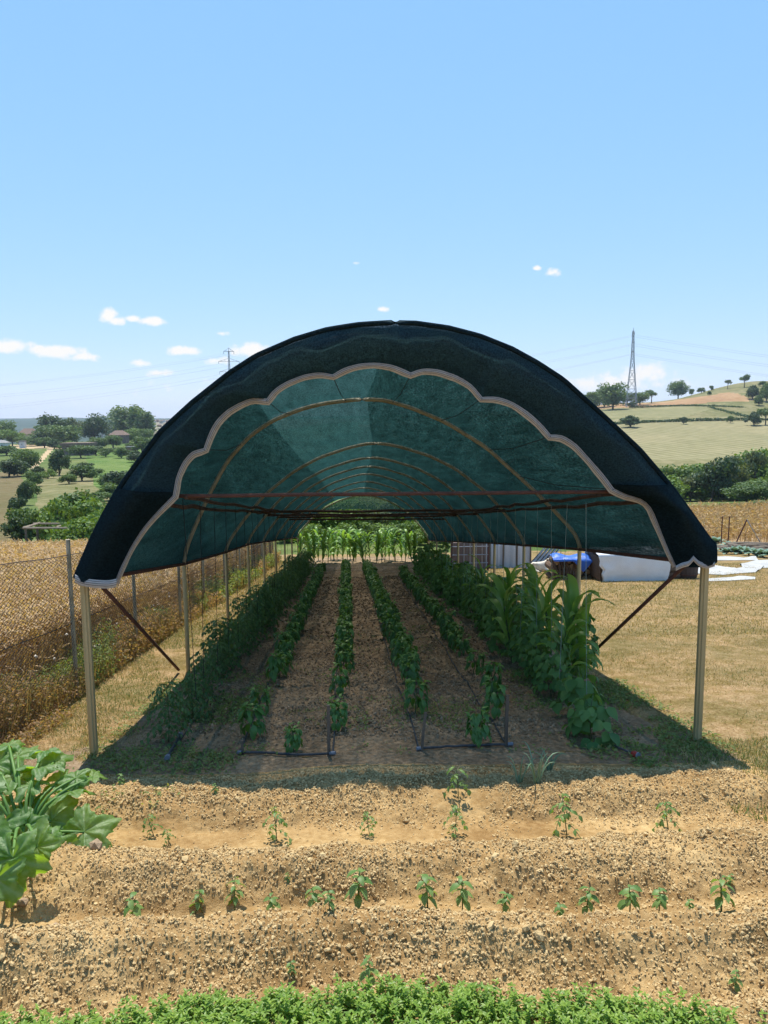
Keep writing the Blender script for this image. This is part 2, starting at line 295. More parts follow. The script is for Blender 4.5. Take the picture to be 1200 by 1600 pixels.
M['marrowstem'] = mat('marrow_stalk', (.13, .24, .05), (.08, .16, .035), 12, .5)
M['bark'] = mat('bark', (.10, .08, .06), (.05, .04, .03), 6, .95, bump=.01)
for k_, (a_, b_) in {'oak': ((.060, .11, .034), (.12, .185, .055)), 'lime': ((.085, .155, .030), (.16, .24, .055)), 'dark': ((.036, .070, .034), (.075, .12, .050)), 'olive': ((.095, .13, .065), (.155, .185, .09)), 'poplar': ((.070, .125, .045), (.14, .20, .075))}.items():
    M[k_] = mat(k_ + '_foliage', a_, b_, island=True, rough=.6, leaf=.25, obj=True)
M['white'] = mat('white_sheet', (.47, .46, .43), (.33, .32, .30), 2, .6, bump=.02, bscale=3)
M['cleanwhite'] = mat('clean_white_plastic', (.78, .78, .78), (.68, .68, .69), 2, .5, bump=.02, bscale=3)
M['whiteplaster'] = mat('white_film_wall', (.60, .61, .63), (.48, .49, .52), 1.2, .6, bump=.02, bscale=2)
M['blue'] = mat('blue_tarpaulin', (.02, .09, .40), (.03, .14, .52), 4, .4, bump=.02, bscale=6, spec=.5)
M['logend'] = mat('cut_log_end', (.42, .28, .15), (.2, .13, .07), 22, .9)
M['log'] = mat('log_bark', (.16, .10, .06), (.06, .04, .03), 14, .95, bump=.01)
M['steel'] = mat('steel', (.42, .44, .47), (.3, .31, .33), 8, .45, metal=.5)
M['brick'] = mat('reddish_wall', (.30, .16, .10), (.22, .12, .08), 4, .9)
M['wall'] = mat('plaster_wall', (.42, .38, .32), (.34, .30, .25), 1, .9)
M['darkwall'] = mat('dim_wall', (.20, .15, .13), (.15, .11, .10), 1, .9)
M['roof'] = mat('clay_tile_roof', (.21, .14, .105), (.15, .105, .08), 2, .9, bump=.03, bscale=8)
M['greyroof'] = mat('grey_roof', (.30, .29, .28), (.22, .21, .2), 2, .8)
M['window'] = mat('window_glass', (.03, .035, .045), None, 3, .2, spec=.6)
M['fur'] = mat('white_fur', (.72, .66, .56), (.55, .48, .38), 14, .9, bump=.01, bscale=60)
M['black'] = mat('black_detail', (.015, .013, .012), None, 5, .6)
M['red'] = mat('red_plastic', (.42, .045, .03), (.3, .03, .02), 5, .5)
M['greyplastic'] = mat('grey_plastic', (.2, .22, .26), None, 5, .5)
M['stone'] = mat('pale_stone', (.36, .26, .17), (.26, .18, .11), 12, .9, bump=.01, bscale=40)
M['drum'] = mat('brown_drum', (.085, .06, .05), (.05, .035, .03), 7, .8, bump=.004)
M['plank'] = mat('grey_planks', (.34, .27, .2), (.2, .15, .11), 5, .9, stretch=(.2, 1, 1))
def stripes():
    m = mat('hedge_wire', (.05, .045, .04), None, 5, .6); return m
M['wire'] = mat('rusted_wire', (.10, .07, .05), (.06, .045, .035), 9, .7, metal=.2)
M['cable'] = mat('power_cable', (.5, .54, .6), None, 9, .5)
M['pylon'] = mat('pylon_steel', (.30, .34, .39), (.24, .27, .31), 2, .55, metal=.2)

# ------------------------------------------------------------------ terrain
YT = np.array([35, 50, 65, 80, 110, 160, 200, 250, 300, 330, 360, 400, 440, 500, 600, 800, 1000, 1300, 1800, 2300, 2700, 4000, 7000.])
D35 = ZC + SLOPE * (35 - DF)
TT = np.array([-.48, -.34, -.26, -.15, .0, .22, .37, .54])
TB = np.array([
    [D35, 7.9, 9.0, 9.8, 10.8, 11.6, 12.0, 12.3, 12.0, 12, 12, 13, 14, 16, 22, 34, 42, 44, 34, 10, 1, 0, 0],
    [D35, 7.9, 9.0, 9.8, 10.6, 11.2, 11.6, 11.8, 11.4, 11, 11, 12, 13, 15, 22, 34, 42, 44, 34, 12, 1, 0, 0],
    [D35, 7.7, 8.8, 9.4, 10.2, 10.8, 11.2, 11.2, 10.6, 10.3, 10, 10.5, 11, 12, 13, 12, 6, 2.5, 6, 10, 5, 0, 0],
    [D35, 7.4, 8.2, 9.0, 10.0, 10.6, 11.0, 11.0, 10.6, 10, 10, 10, 10, 11, 12, 12, 6, 3, 5, 8, 4, 0, 0],
    [D35, 7.2, 8.2, 9.2, 11.0, 12.0, 12.0, 11.0, 9.0, 8, 7, 6, 5, 4, 4, 6, 6, 4, 4, 4, 2, 0, 0],
    [D35, 7.4, 8.2, 9.8, 12.5, 13.0, 12.0, 8.5, 5.0, 3, 1.5, 0, -2, -3, -2, 3, 4, 3, 3, 3, 1, 0, 0],
    [D35, 7.6, 8.3, 9.8, 12.6, 12.8, 11.4, 7.6, 3.6, 1.4, -1.4, -4, -6.6, -6, -3, 6, 5, 3, 3, 3, 1, 0, 0],
    [D35, 7.5, 8.2, 9.6, 12.4, 12.6, 11.2, 7.2, 3.2, .8, -3.4, -9.5, -14.5, -21, -22, -10, 0, 0, 0, 0, 0, 0, 0]])
def Hf(x, y):
    x = np.asarray(x, float); y = np.asarray(y, float)
    z = -SLOPE * (np.clip(y, 0, 35) - DF)
    far = y > 35
    if np.any(far):
        yy = np.clip(y, 35, 7000); t = np.clip(x / np.maximum(yy, 1), TT[0], TT[-1])
        ly = np.log(yy); cols = np.stack([np.interp(ly, np.log(YT), r) for r in TB], 0)
        i = np.clip(np.searchsorted(TT, t) - 1, 0, len(TT) - 2); f = (t - TT[i]) / (TT[i + 1] - TT[i]); f = f * f * (3 - 2 * f)
        c0 = np.take_along_axis(cols, i[None], 0)[0]; c1 = np.take_along_axis(cols, i[None] + 1, 0)[0]
        zf = ZC - (c0 * (1 - f) + c1 * f)
        zf = zf + sm(y, 50, 200) * (vn(x, y, 1 / 37., 1) - .5) * .8 + sm(y, 1200, 2500) * (vn(x, y, 1 / 300., 2) - .5) * 14
        z = np.where(far, zf, z)
    return z + (vn(x, y, .8, 3) - .5) * .05 * sm(np.abs(y), 1, 4)
def H(x, y): return float(Hf(np.array([float(x)]), np.array([float(y)]))[0])
def hit(u, v, h=0.0, y0=1.5, y1=3000):
    """the point where the sight line through a photo pixel meets the ground raised by h"""
    ys = np.geomspace(y0, y1, 3000); d = ray(u, v); k = ys / d[1]
    x = d[0] * k; z = ZC + d[2] * k; g = Hf(x, ys) + h; b = np.nonzero(z < g)[0]
    i = b[0] if len(b) else len(ys) - 1
    return np.array([x[i], ys[i], g[i] - h])
BED = (-4.4, 3.35, 1.9, 6.45); TUN = (-2.3, 2.95, 6.3, 34.)
def build_terrain():
    az = np.radians(np.concatenate([np.arange(-180, -40, 4), np.arange(-40, -31, 1), np.arange(-31, 34, .13), np.arange(34, 42, 1), np.arange(44, 181, 4)]))
    r = np.concatenate([[.05], np.geomspace(.5, 4300, 760)])
    A, RR = np.meshgrid(az, r, indexing='ij'); x = np.sin(A) * RR; y = np.cos(A) * RR; z = Hf(x, y)
    for (a, b, c, d) in (BED, TUN):
        ins = (x > a + .12) & (x < b - .12) & (y > c + .12) & (y < d - .12); z = z - .16 * ins
    na, nr = A.shape
    i = np.arange(na - 1)[:, None] * nr; j = np.arange(nr - 1)[None]
    F = np.stack([i + j, i + nr + j, i + nr + j + 1, i + j + 1], -1).reshape(-1, 4)
    V = np.stack([x, y, z], -1).reshape(-1, 3); c = V[F].mean(1); u, v, dd = proj(c[:, 0], c[:, 1], c[:, 2])
    X, Y = c[:, 0], c[:, 1]; cl = np.full(len(F), 0)
    jx = (vn(X, Y, .12, 1) - .5) * 6
    near = Y < 36
    cl[near] = 1
    cl[near & (X < -3.35)] = 2
    far = (Y >= 36)
    lf = far & (u < 560)
    cl[lf & (u + jx < 34) & (v > 738) & (Y < 400)] = 3
    cl[lf & (u + jx > 58) & (u < 175) & (v > 733 + jx * .5) & (v < 802) & (Y < 400)] = 12
    cl[lf & (u > 130 + (v - 700) * .3) & (v > 702) & (v < 762 + (u - 150) * .25) & (Y < 400) & (u > 105)] = 4
    cl[lf & (np.abs(v - 698) < 3) & (u < 120) & (Y < 500)] = 5
    cl[lf & (np.abs(u - (78 - (v - 703) * .9)) < 4.5) & (v > 700) & (v < 733) & (Y < 400)] = 5
    cl[far & (Y > 560)] = 6
    cl[far & (Y > 560) & (u > 215) & (Y < 1700)] = 7
    rt = far & (u > 560) & (Y < 560)
    cl[rt & (Y < 66) & (u > 960)] = 8
    cl[rt & (Y > 190) & (Y < 322)] = 9
    cl[rt & (Y >= 327) & (Y < 372 + (1200 - u) * .04) & (u < 1400)] = 10
    edge = 377 + (1200 - u) * .06
    cl[rt & (Y >= edge) & (Y < edge + 42) & (u + (Y - edge) * 1.1 + jx * 2 < 1185)] = 11
    cl[rt & (Y >= 327) & (u > 1110 + (Y - 327) * 1.3 - 40) & (Y < edge)] = 0
    cl[rt & (Y >= 66) & (Y < 190)] = 0
    cl[rt & (cl == 0) & (Y > 150) & (u < 1500)] = 12
    spec = [('ground', 'meadow'), ('lawn', 'lawn'), ('wheat_field_ground', 'wheatsoil'), ('brown_field', 'brownfield'), ('crop_field', 'crop'), ('dirt_track', 'dirt'), ('far_hills', 'forest'), ('far_slope', 'farland'),
            ('maize_field_ground', 'wheatsoil'), ('stubble_field', 'straw'), ('upper_stubble_field', 'straw2'), ('reddish_field', 'plough'), ('hill_grass', 'hillgrass')]
    for k, (nm, mt) in enumerate(spec):
        f = F[cl == k]
        if len(f) == 0: continue
        uq, inv = np.unique(f.ravel(), return_inverse=True)
        mb = MB(); mb.add(V[uq], inv.reshape(-1, 4)); o = mb.build(nm, M[mt], smooth=True); tag(o, kind='structure')
build_terrain()

SEEDS_1 = [(240, 1300), (264, 1312), (432, 1308), (578, 1300), (712, 1302), (716, 1262), (886, 1300), (1045, 1293)]
SEEDS_2 = [(212, 1428), (304, 1420), (367, 1416), (430, 1420), (497, 1422), (560, 1427), (668, 1420), (722, 1420), (785, 1418), (878, 1434), (916, 1420), (984, 1425), (1029, 1432), (1080, 1425), (1127, 1432)]
SMOOTH = []
for (u, v) in SEEDS_1 + [(480, 1300), (590, 1300), (610, 1310), (850, 1290)]: p = hit(u, v); SMOOTH.append((p[0], p[1], .26, .15))
for (u, v) in SEEDS_2: p = hit(u, v + 8); SMOOTH.append((p[0], p[1], .16, .10))
for (u, v, a, b) in [(350, 1300, .2, .12), (1000, 1300, .35, .1), (760, 1440, .5, .07), (380, 1440, .3, .07), (1000, 1190, .9, .12)]: p = hit(u, v); SMOOTH.append((p[0], p[1], a, b))
def smooth_mask(x, y):
    m = np.zeros_like(x)
    w = vn(x, y, 9, 2) * .7
    for (a, b, rx, ry) in SMOOTH: m = np.maximum(m, sm(1.35 + w - .35 - np.hypot((x - a) / rx, (y - b) / ry), 0, .5))
    return m
def Gf(x, y):
    """ground with the worked soil of the beds on it"""
    x = np.asarray(x, float); y = np.asarray(y, float); z = Hf(x, y)
    yw = y + (vn(x, y, 1.1, 0) - .5) * .18 + (vn(x, y, 5, 3) - .5) * .07
    fur = np.interp(yw, [1.9, 2.95, 3.12, 3.22, 3.36, 3.50, 3.68, 3.80, 3.92, 4.01, 4.13, 4.30, 4.55, 4.73, 5.02, 5.12, 5.24, 5.45, 5.7, 5.95, 6.4], [.0, .0, -.04, .0, .075, .075, .02, -.025, -.03, .02, .075, .075, .015, -.025, -.025, .02, .06, .06, .02, 0, 0])
    inb = sm(x, -4.2, -3.6) * (1 - sm(x + (y - 4) * .0, 2.9, 3.25)) * sm(y, 2.3, 2.9)
    tb = (y > 6.3) * sm(x, -2.2, -1.9) * (1 - sm(x, 2.5, 2.8))
    rough = inb * (1 - sm(y, 5.75, 6.05)) * (1 - .93 * smooth_mask(x, y)) + tb * .8 * sm(y, 6.75, 7.1)
    n = (vn(x, y, 7, 1) - .5) * .045 + (vn(x, y, 17, 2) - .5) * .04 + np.abs(vn(x, y, 34, 3) - .5) * .045 + np.abs(vn(x, y, 63, 0) - .5) * .032
    fur = fur * (1.2 + .6 * vn(x, y * .5, 1.3, 2)) + (vn(x, y, 2.6, 0) - .5) * .03
    fmask = np.interp(yw, [3.2, 3.3, 3.66, 3.78, 3.92, 4.0, 4.55, 4.72, 5.04, 5.12], [1, 1, 1, .35, .35, 1, 1, .5, .5, 1]); rough = rough * np.where(inb > 0, fmask, 1)
    return z + inb * fur + rough * n + (inb + tb) * .004 + .01 * (vn(x, y, 30, 1) - .5)
def G(x, y): return float(Gf(np.array([float(x)]), np.array([float(y)]))[0])
def ghit(u, v): p = hit(u, v); p[2] = G(p[0], p[1]); return p
def soil_patch():
    mb = MB()
    def patch(a, b, c, d, rx, ry, dz, m):
        xs = np.arange(a, b + rx, rx); ys = np.arange(c, d + ry, ry); X, Y = np.meshgrid(xs, ys, indexing='ij')
        X = X + (vn(X, Y, 3, 1) - .5) * .0; Z = Gf(X, Y) - dz
        e = np.minimum(np.minimum(X - a, b - X), np.minimum(Y - c, d - Y)); Z = Z - .03 * (1 - sm(e, 0, .05))
        mb.grid(np.stack([X, Y, Z], -1)[::-1], m)
    patch(BED[0], BED[1], BED[2], 6.12, .015, .015, 0, 0)
    patch(BED[0] + .3, BED[1], 6.02, 6.9, .018, .018, .003, 1)  # strip before the mouth: darker soil paints in the net's shadow from its edge
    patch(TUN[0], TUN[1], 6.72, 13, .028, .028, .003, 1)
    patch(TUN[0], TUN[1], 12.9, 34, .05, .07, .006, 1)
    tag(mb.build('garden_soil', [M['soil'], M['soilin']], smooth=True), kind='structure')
soil_patch()
# clods of earth
def ico():
    t = (1 + 5 ** .5) / 2
    v = np.array([(-1, t, 0), (1, t, 0), (-1, -t, 0), (1, -t, 0), (0, -1, t), (0, 1, t), (0, -1, -t), (0, 1, -t), (t, 0, -1), (t, 0, 1), (-t, 0, -1), (-t, 0, 1)]) / math.hypot(1, t)
    f = [(0, 11, 5), (0, 5, 1), (0, 1, 7), (0, 7, 10), (0, 10, 11), (1, 5, 9), (5, 11, 4), (11, 10, 2), (10, 7, 6), (7, 1, 8), (3, 9, 4), (3, 4, 2), (3, 2, 6), (3, 6, 8), (3, 8, 9), (4, 9, 5), (2, 4, 11), (6, 2, 10), (8, 6, 7), (9, 8, 1)]
    return v, np.array(f)
IV, IF = ico()
OV = np.array([(1, 0, 0), (-1, 0, 0), (0, 1, 0), (0, -1, 0), (0, 0, 1), (0, 0, -1.)]); OF = np.array([(0, 2, 4), (2, 1, 4), (1, 3, 4), (3, 0, 4), (2, 0, 5), (1, 2, 5), (3, 1, 5), (0, 3, 5)])
def rand_dirs(n):
    d = rng.normal(size=(n, 3)); return d / np.linalg.norm(d, axis=1)[:, None]
def clods():
    mb = MB()
    def put(n, a, b, c, d, smin, smax, pw, test, small=False):
        x = rng.uniform(a, b, n); y = rng.uniform(c, d, n); k = test(x, y); x, y = x[k], y[k]; n = len(x)
        s = smin + (smax - smin) * rng.random(n) ** pw
        z = Gf(x, y) + s * .25
        for q in range(6):
            sel = np.arange(n) % 6 == q
            bv, bf = (OV, OF) if small else (IV, IF); tv = bv * rng.uniform(.68, 1.22, (len(bv), 1)) * rng.uniform(.85, 1.1, (len(bv), 3))
            m_ = sel.sum()
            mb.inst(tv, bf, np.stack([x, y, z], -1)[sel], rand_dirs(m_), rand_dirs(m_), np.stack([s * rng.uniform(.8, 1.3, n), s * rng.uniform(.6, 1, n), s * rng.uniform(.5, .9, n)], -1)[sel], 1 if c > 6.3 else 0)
    def tb(x, y):
        dens = np.interp(y, [3.2, 3.66, 3.78, 3.92, 4.0, 4.55, 4.72, 5.04, 5.12], [1, 1, .3, .3, 1, 1, .45, .45, 1]) * (1 - .96 * smooth_mask(x, y)) * (.55 + .45 * (vn(x, y, 2.3, 1) > .42)) * (1 - sm(y, 5.75, 6.1)) * (1 - sm(x, 2.75, 3.15)) * sm(x, -4.1, -3.5)
        return rng.random(len(x)) < dens
    put(190000, -3.8, 3.2, 2.7, 6.1, .004, .011, 1.7, tb, True)
    put(45000, -3.6, 3.2, 2.7, 6.1, .007, .014, 2.0, tb)
    put(900, -3.4, 3.1, 2.8, 6.0, .014, .030, 3, tb)
    def tt(x, y): return rng.random(len(x)) < sm(y, 6.6, 7.1) * (.35 + .65 * (vn(x, y, 1.9, 2) > .5)) * sm(x, -2.1, -1.8) * (1 - sm(x, 2.4, 2.8))
    put(34000, -2.2, 2.8, 6.4, 12, .005, .018, 2.2, tt, True)
    put(9000, -2.2, 2.8, 6.4, 12, .008, .026, 2.6, tt)
    put(14000, -2.2, 2.8, 12, 24, .012, .035, 2, tt)
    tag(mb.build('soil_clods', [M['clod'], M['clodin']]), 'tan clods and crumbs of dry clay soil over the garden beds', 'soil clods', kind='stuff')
clods()
# ------------------------------------------------------------------ the shade tunnel
def resample(P, n):
    P = np.asarray(P, float); s = np.concatenate([[0], np.cumsum(np.linalg.norm(np.diff(P, axis=0), axis=1))]); q = np.linspace(0, s[-1], n)
    return np.stack([np.interp(q, s, P[:, k]) for k in range(P.shape[1])], -1)
def smoothcurve(P, n, it=2):
    P = resample(P, n)
    for _ in range(it):
        Q = P.copy(); Q[1:-1] = (P[:-2] + 2 * P[1:-1] + P[2:]) / 4; P = Q
    return P
PRS = [(1, 0), (.995, .05), (.965, .13), (.87, .31), (.74, .525), (.54, .745), (.37, .87), (.18, .957), (.06, .993)]
PRL = [(1, 0), (.99, .08), (.95, .2), (.853, .45), (.765, .635), (.655, .78), (.545, .87), (.4, .94), (.29, .972), (.12, .996)]
PRR = [(1, 0), (.997, .06), (.953, .142), (.865, .267), (.787, .37), (.708, .467), (.52, .687), (.317, .85), (.15, .94), (.02, .99)]
RIM = [(118, 903), (120, 897), (143, 843), (163, 803), (183, 768), (200, 743), (250, 675), (300, 629), (358, 583), (400, 556), (460, 530), (510, 515), (560, 507), (610, 504), (650, 505), (700, 512), (750, 525), (800, 545),
       (840, 567), (880, 593), (940, 647), (1000, 703), (1040, 750), (1052, 765), (1082, 806), (1108, 843), (1117, 852), (1117, 878)]
ARC = [(1.0, 905, 878, 505), (.65, 880, 857, 620), (.49, 862, 851, 690), (.405, 850, 848, 713), (.345, 846, 847, 727), (.30, 844, 846, 739), (.265, 842, 845.5, 751), (.238, 840, 845, 761), (.215, 839, 844, 772)]
NP = 97
def arch_curve(i):
    s, el_, er_, ap = ARC[i]; Y = DF / s
    if i == 0:
        c = smoothcurve([at(u, v, Y) for u, v in RIM], NP, 2); T = np.gradient(c, axis=0); l_ = np.hypot(T[:, 0], T[:, 2]) + 1e-9; c[:, 0] += T[:, 2] / l_ * .05; c[:, 2] -= T[:, 0] / l_ * .05; return c
    l = at(553 - 413 * s, el_, Y); r = at(553 + 547 * s, er_, Y); a = at(0.5 * (1106 + 134 * s) - 0 * s, ap, Y)
    bz = lambda px, sd: (l if sd < 0 else r)[2] * (.5 + .5 * px) + (r if sd < 0 else l)[2] * (.5 - .5 * px)
    pts = [(l[0] * px + a[0] * (1 - px), Y, bz(px, -1) + (a[2] - bz(px, -1)) * pz) for px, pz in (PRL if i == 1 else PRS)]
    pts += [(r[0] * px + a[0] * (1 - px), Y, bz(px, 1) + (a[2] - bz(px, 1)) * pz) for px, pz in (PRR if i == 1 else PRS)[::-1]]
    return smoothcurve(pts, NP, 2)
AC = [arch_curve(i) for i in range(len(ARC))]
tun = empty('shade_tunnel', (0, DF, G(0, DF)), 'long arched tunnel of galvanised hoops covered with dark green shade net over the vegetable rows', 'shade tunnel')
TO = tun.location
def tp(mb, name, m, parent=tun, smooth=False):
    o = mb.build(name, m, parent, smooth, off=tuple(TO)); return o
POSTX = []
for i, c in enumerate(AC):
    s = ARC[i][0]; Y = DF / s; r = .026 if i else .03
    inner = c.copy(); inner[:, 1] += .16 * (i == 0); mid = c.mean(0); inner[:, 2] -= .02; inner[:, 0] += np.sign(mid[0] - c[:, 0]) * .02
    mb = MB(); mb.tube(inner, r, 8); a = tp(mb, 'arch', M['pipe'], smooth=True)
    if i and False: pass
    for side in (0, -1):
        top = inner[side].copy()
        if i == 0: top = at(133, 905, DF) if side == 0 else at(1104, 878, DF); base = hit(143.5, 1182) if side == 0 else hit(1099, 1166)
        else: base = np.array([top[0], Y, 0])
        base = np.array([base[0], Y + .02, G(base[0], Y) - .25]); top = np.array([base[0], Y + .02, top[2] + (.02 if i else .05)])
        mb = MB()
        if i == 0:   # folded steel profile: two flanges and a raised rib
            w = .032; prof = np.array([(-w, .02), (-w, -.02), (-w * .45, -.02), (-w * .3, -.034), (w * .3, -.034), (w * .45, -.02), (w, -.02), (w, .02)])
            k = len(prof); ring = np.array([[(x_, y_, 0) for x_, y_ in prof]])[0]
            V = np.concatenate([ring + base, ring + top]); F_ = [[j, (j + 1) % k, k + (j + 1) % k, k + j] for j in range(k)]
            mb.add(V, F_); mb.add(V[k:], [list(range(k))])
        else:
            mb.tube([base, (base + top) / 2, top], .028, 8)
        tp(mb, 'post', M['post'])
        POSTX.append((base[0], Y, base[2] + .25, top[2]))
# eave bars along both sides
for side in (0, -1):
    mb = MB(); pts = np.array([c[side] + np.array([.03 if side == 0 else -.03, 0, -.01]) for c in AC]); mb.tube(pts, .022, 6); tp(mb, 'eave_bar', M['rust'], smooth=True)
# cross ties
def tie(p, q, r, m, wob=0):
    P = np.linspace(p, q, 14); P[1:-1, 2] += rnd(12) * wob; P[1:-1, 1] += rnd(12) * wob * 2; mb = MB(); mb.tube(P, r, 7); tp(mb, 'tie_bar', M[m], smooth=True)
tie(at(262, 775, DF + .2), at(972, 768, DF + .2), .0175, 'rust', .003)
for (u0, v0, u1, v1, i, wb) in [(384, 800, 802, 797, 2, .012), (402, 805, 760, 803, 3, .01), (430, 808, 722, 806, 4, .012), (452, 812, 700, 811, 5, .008)]:
    Y = DF / ARC[i][0]; tie(at(u0, v0, Y), at(u1, v1, Y), .024, 'oldwood', wb)
# poles lying along the tunnel on the ties
for (a, b) in [((290, 777, 6.75), (488, 806, 22)), ((262, 789, 6.75), (430, 803, 16)), ((962, 772, 6.75), (690, 803, 16)), ((1015, 783, 6.75), (655, 808, 22))]:
    P = np.linspace(at(*a), at(*b), 26); P[1:-1] += rnd((24, 3)) * .016; mb = MB(); mb.tube(P, .021 + rnd(26) * .003, 6); tp(mb, 'long_pole', M['oldwood'], smooth=True)
# diagonal struts at the mouth
for (a, b) in [(at(158, 915, DF + .05), hit(282, 1049) + np.array([0, -.1, .05])), (at(1082, 872, DF + .05), hit(908, 1046) + np.array([0.02, -.1, .16]))]:
    mb = MB(); mb.tube([a, (a + b) / 2, b], .019, 8); tp(mb, 'brace', M['rust'], smooth=True)
# roof net
def loft(curves, f0, f1, lift, sag=.035, n=40, ns=5, flutter=0):
    q = np.linspace(f0, f1, n) * (NP - 1); rows = []
    for i in range(len(curves) - 1):
        A, B = curves[i], curves[i + 1]
        for k in range(ns + (i == len(curves) - 2)):
            t = k / ns; C = A * (1 - t) + B * t
            P = np.stack([np.interp(q, np.arange(NP), C[:, d]) for d in range(3)], -1)
            T = np.gradient(C, axis=0); nx = -T[:, 2]; nz_ = T[:, 0]; l_ = np.hypot(nx, nz_) + 1e-9
            nn = np.stack([np.interp(q, np.arange(NP), -nx / l_ * -1), 0 * q, np.interp(q, np.arange(NP), nz_ / l_)], -1)
            off = lift - sag * math.sin(math.pi * t) + (vn(P[:, 0] * 1., P[:, 1] + P[:, 2] * 2, 2.6, 1) - .5) * flutter
            rows.append(P + nn * np.reshape(off, (-1, 1)))
    return np.array(rows)
front = AC[0].copy(); front[:, 1] -= .07
mb = MB(); mb.grid(loft([front] + AC[1:], 0, 1, .014, n=110, flutter=.055)); tp(mb, 'shade_net', M['net'], smooth=True)
mb = MB()
mb.grid(loft([front] + AC[1:], 0, .315, .028, n=36, flutter=.055)); mb.grid(loft([front] + AC[1:], .495, 1, .028, n=57, flutter=.055))
o = tp(mb, 'net_overlay', M['net2'], smooth=True); o['label'] = 'second overlapping layer of the shade net on the flanks'
# hanging flap at the mouth with a scalloped hem
HEM = [[(180, 911), (184, 898), (194, 876), (207, 851), (226, 822), (250, 795), (271, 774)], [(271, 774), (276, 745), (286, 722), (300, 706), (319, 701)], [(319, 701), (326, 680), (336, 660), (353, 642), (378, 628), (400, 621), (417, 624)],
       [(417, 624), (428, 609), (447, 597), (475, 586), (500, 582), (520, 586)], [(520, 586), (536, 576), (560, 569), (587, 567), (615, 571), (642, 583)], [(642, 583), (660, 576), (686, 578), (715, 588), (738, 602), (753, 621)],
       [(753, 621), (775, 620), (800, 628), (826, 645), (846, 663), (860, 680)], [(860, 680), (878, 680), (900, 694), (925, 722), (945, 745), (958, 763)], [(958, 763), (975, 772), (1000, 778), (1016, 790), (1026, 814), (1038, 845), (1048, 868), (1056, 885)]]
RK = [0, 4, 5.9, 7.5, 10, 14, 17, 19.9, 23, 27]
rimp = np.array(RIM, float)
def rimseg(a, b, n):
    q = np.linspace(a, b, 30); P = np.stack([np.interp(q, np.arange(len(rimp)), rimp[:, k]) for k in (0, 1)], -1); return resample(P, n)
cols_r, cols_h = [], []; cusps = []
NS = 16
for k, seg in enumerate(HEM):
    r_ = rimseg(RK[k], RK[k + 1], NS); h_ = smoothcurve(seg, NS, 1)
    j0 = 0 if k == 0 else 1
    cols_r += list(r_[j0:]); cols_h += list(h_[j0:]); cusps.append(seg[-1])
cols_r = np.array(cols_r); cols_h = np.array(cols_h); NC = len(cols_r)
HD = DF + .12
rimw = np.array([at(u, v, DF - .10) for u, v in cols_r]); hemw = np.array([at(u, v, HD) for u, v in cols_h])
def flapgrid(i0, i1, dy=0, bulge=.09):
    ts = np.linspace(0, 1, 12); rows = []
    for t in ts:
        P = rimw[i0:i1] * (1 - t) + hemw[i0:i1] * t; P = P.copy(); P[:, 1] += dy - bulge * math.sin(math.pi * t) + ((vn(P[:, 0], P[:, 2], 3.0, 2) - .5) * .07 + (vn(P[:, 0] * 2.2, P[:, 2] * .6, 4.0, 1) - .5) * .035) * math.sin(math.pi * t)
        rows.append(P)
    return np.array(rows)
mb = MB(); mb.grid(flapgrid(0, NC)); flap = tp(mb, 'net_flap', M['flap'], smooth=True)
for (i0, i1) in ((0, NS + 1), (NC - NS - 1, NC)):
    mb = MB(); mb.grid(flapgrid(i0, i1, -.03, .13)); o = mb.build('side_flap', M['flap2'], flap, True, off=tuple(TO)); o['label'] = 'darker doubled lower corner of the net flap'
# rim cord along the outer edge
mb = MB(); mb.tube(rimw + np.array([0, -.0, 0]), .022, 8); mb.build('rim_cord', M['flap2'], flap, True, off=tuple(TO))
# hem tape: stitched strips following the scallops
cen = np.array([600, 800.])
T_ = np.gradient(cols_h, axis=0); nrm_ = np.stack([-T_[:, 1], T_[:, 0]], -1); nrm_ /= np.linalg.norm(nrm_, axis=1)[:, None] + 1e-9
wd = np.full(NC, 10.); wd[:NS] = np.linspace(7, 10, NS); wd[-NS:] = np.linspace(10, 6, NS)
wd *= 1 + (vn(np.arange(NC) * 1., np.zeros(NC), .35, 1) - .5) * .35; frs = [0, .17, .24, .42, .49, .66, .73, 1.0]; mt_ = [0, 2, 0, 2, 1, 2, 1]
mb = MB()
for q in range(7):
    a = np.array([at(*(cols_h[j] + nrm_[j] * wd[j] * (frs[q] - .1)), HD - .025 - .01 * math.sin(math.pi * frs[q])) for j in range(NC)])
    b = np.array([at(*(cols_h[j] + nrm_[j] * wd[j] * (frs[q + 1] - .1)), HD - .025 - .01 * math.sin(math.pi * frs[q + 1])) for j in range(NC)])
    mb.grid(np.array([a, b]), mt_[q])
mb.build('scalloped_hem', [M['greytape'], M['tantape'], M['darkthread']], flap, False, off=tuple(TO))
def bottomhem(pts, wpx, dn):
    mb = MB(); P = smoothcurve(pts, 12, 1)
    for q in range(7):
        a = np.array([at(u, v + wpx * frs[q] * dn, DF - .14 - .012 * math.sin(math.pi * frs[q])) for u, v in P]); b = np.array([at(u, v + wpx * frs[q + 1] * dn, DF - .14 - .012 * math.sin(math.pi * frs[q + 1])) for u, v in P])
        mb.grid(np.array([a, b]), [0, 2, 0, 2, 0, 2, 0][q])
    mb.build('bottom_hem', [M['greytape'], M['tantape'], M['darkthread']], flap, False, off=tuple(TO))
bottomhem([(117, 897), (128, 903), (150, 906), (172, 907), (182, 904)], 13, 1)
bottomhem([(1056, 884), (1066, 879), (1076, 877), (1084, 868)], 8, 1)
bottomhem([(1083, 868), (1092, 877), (1104, 881), (1117, 877)], 8, 1)
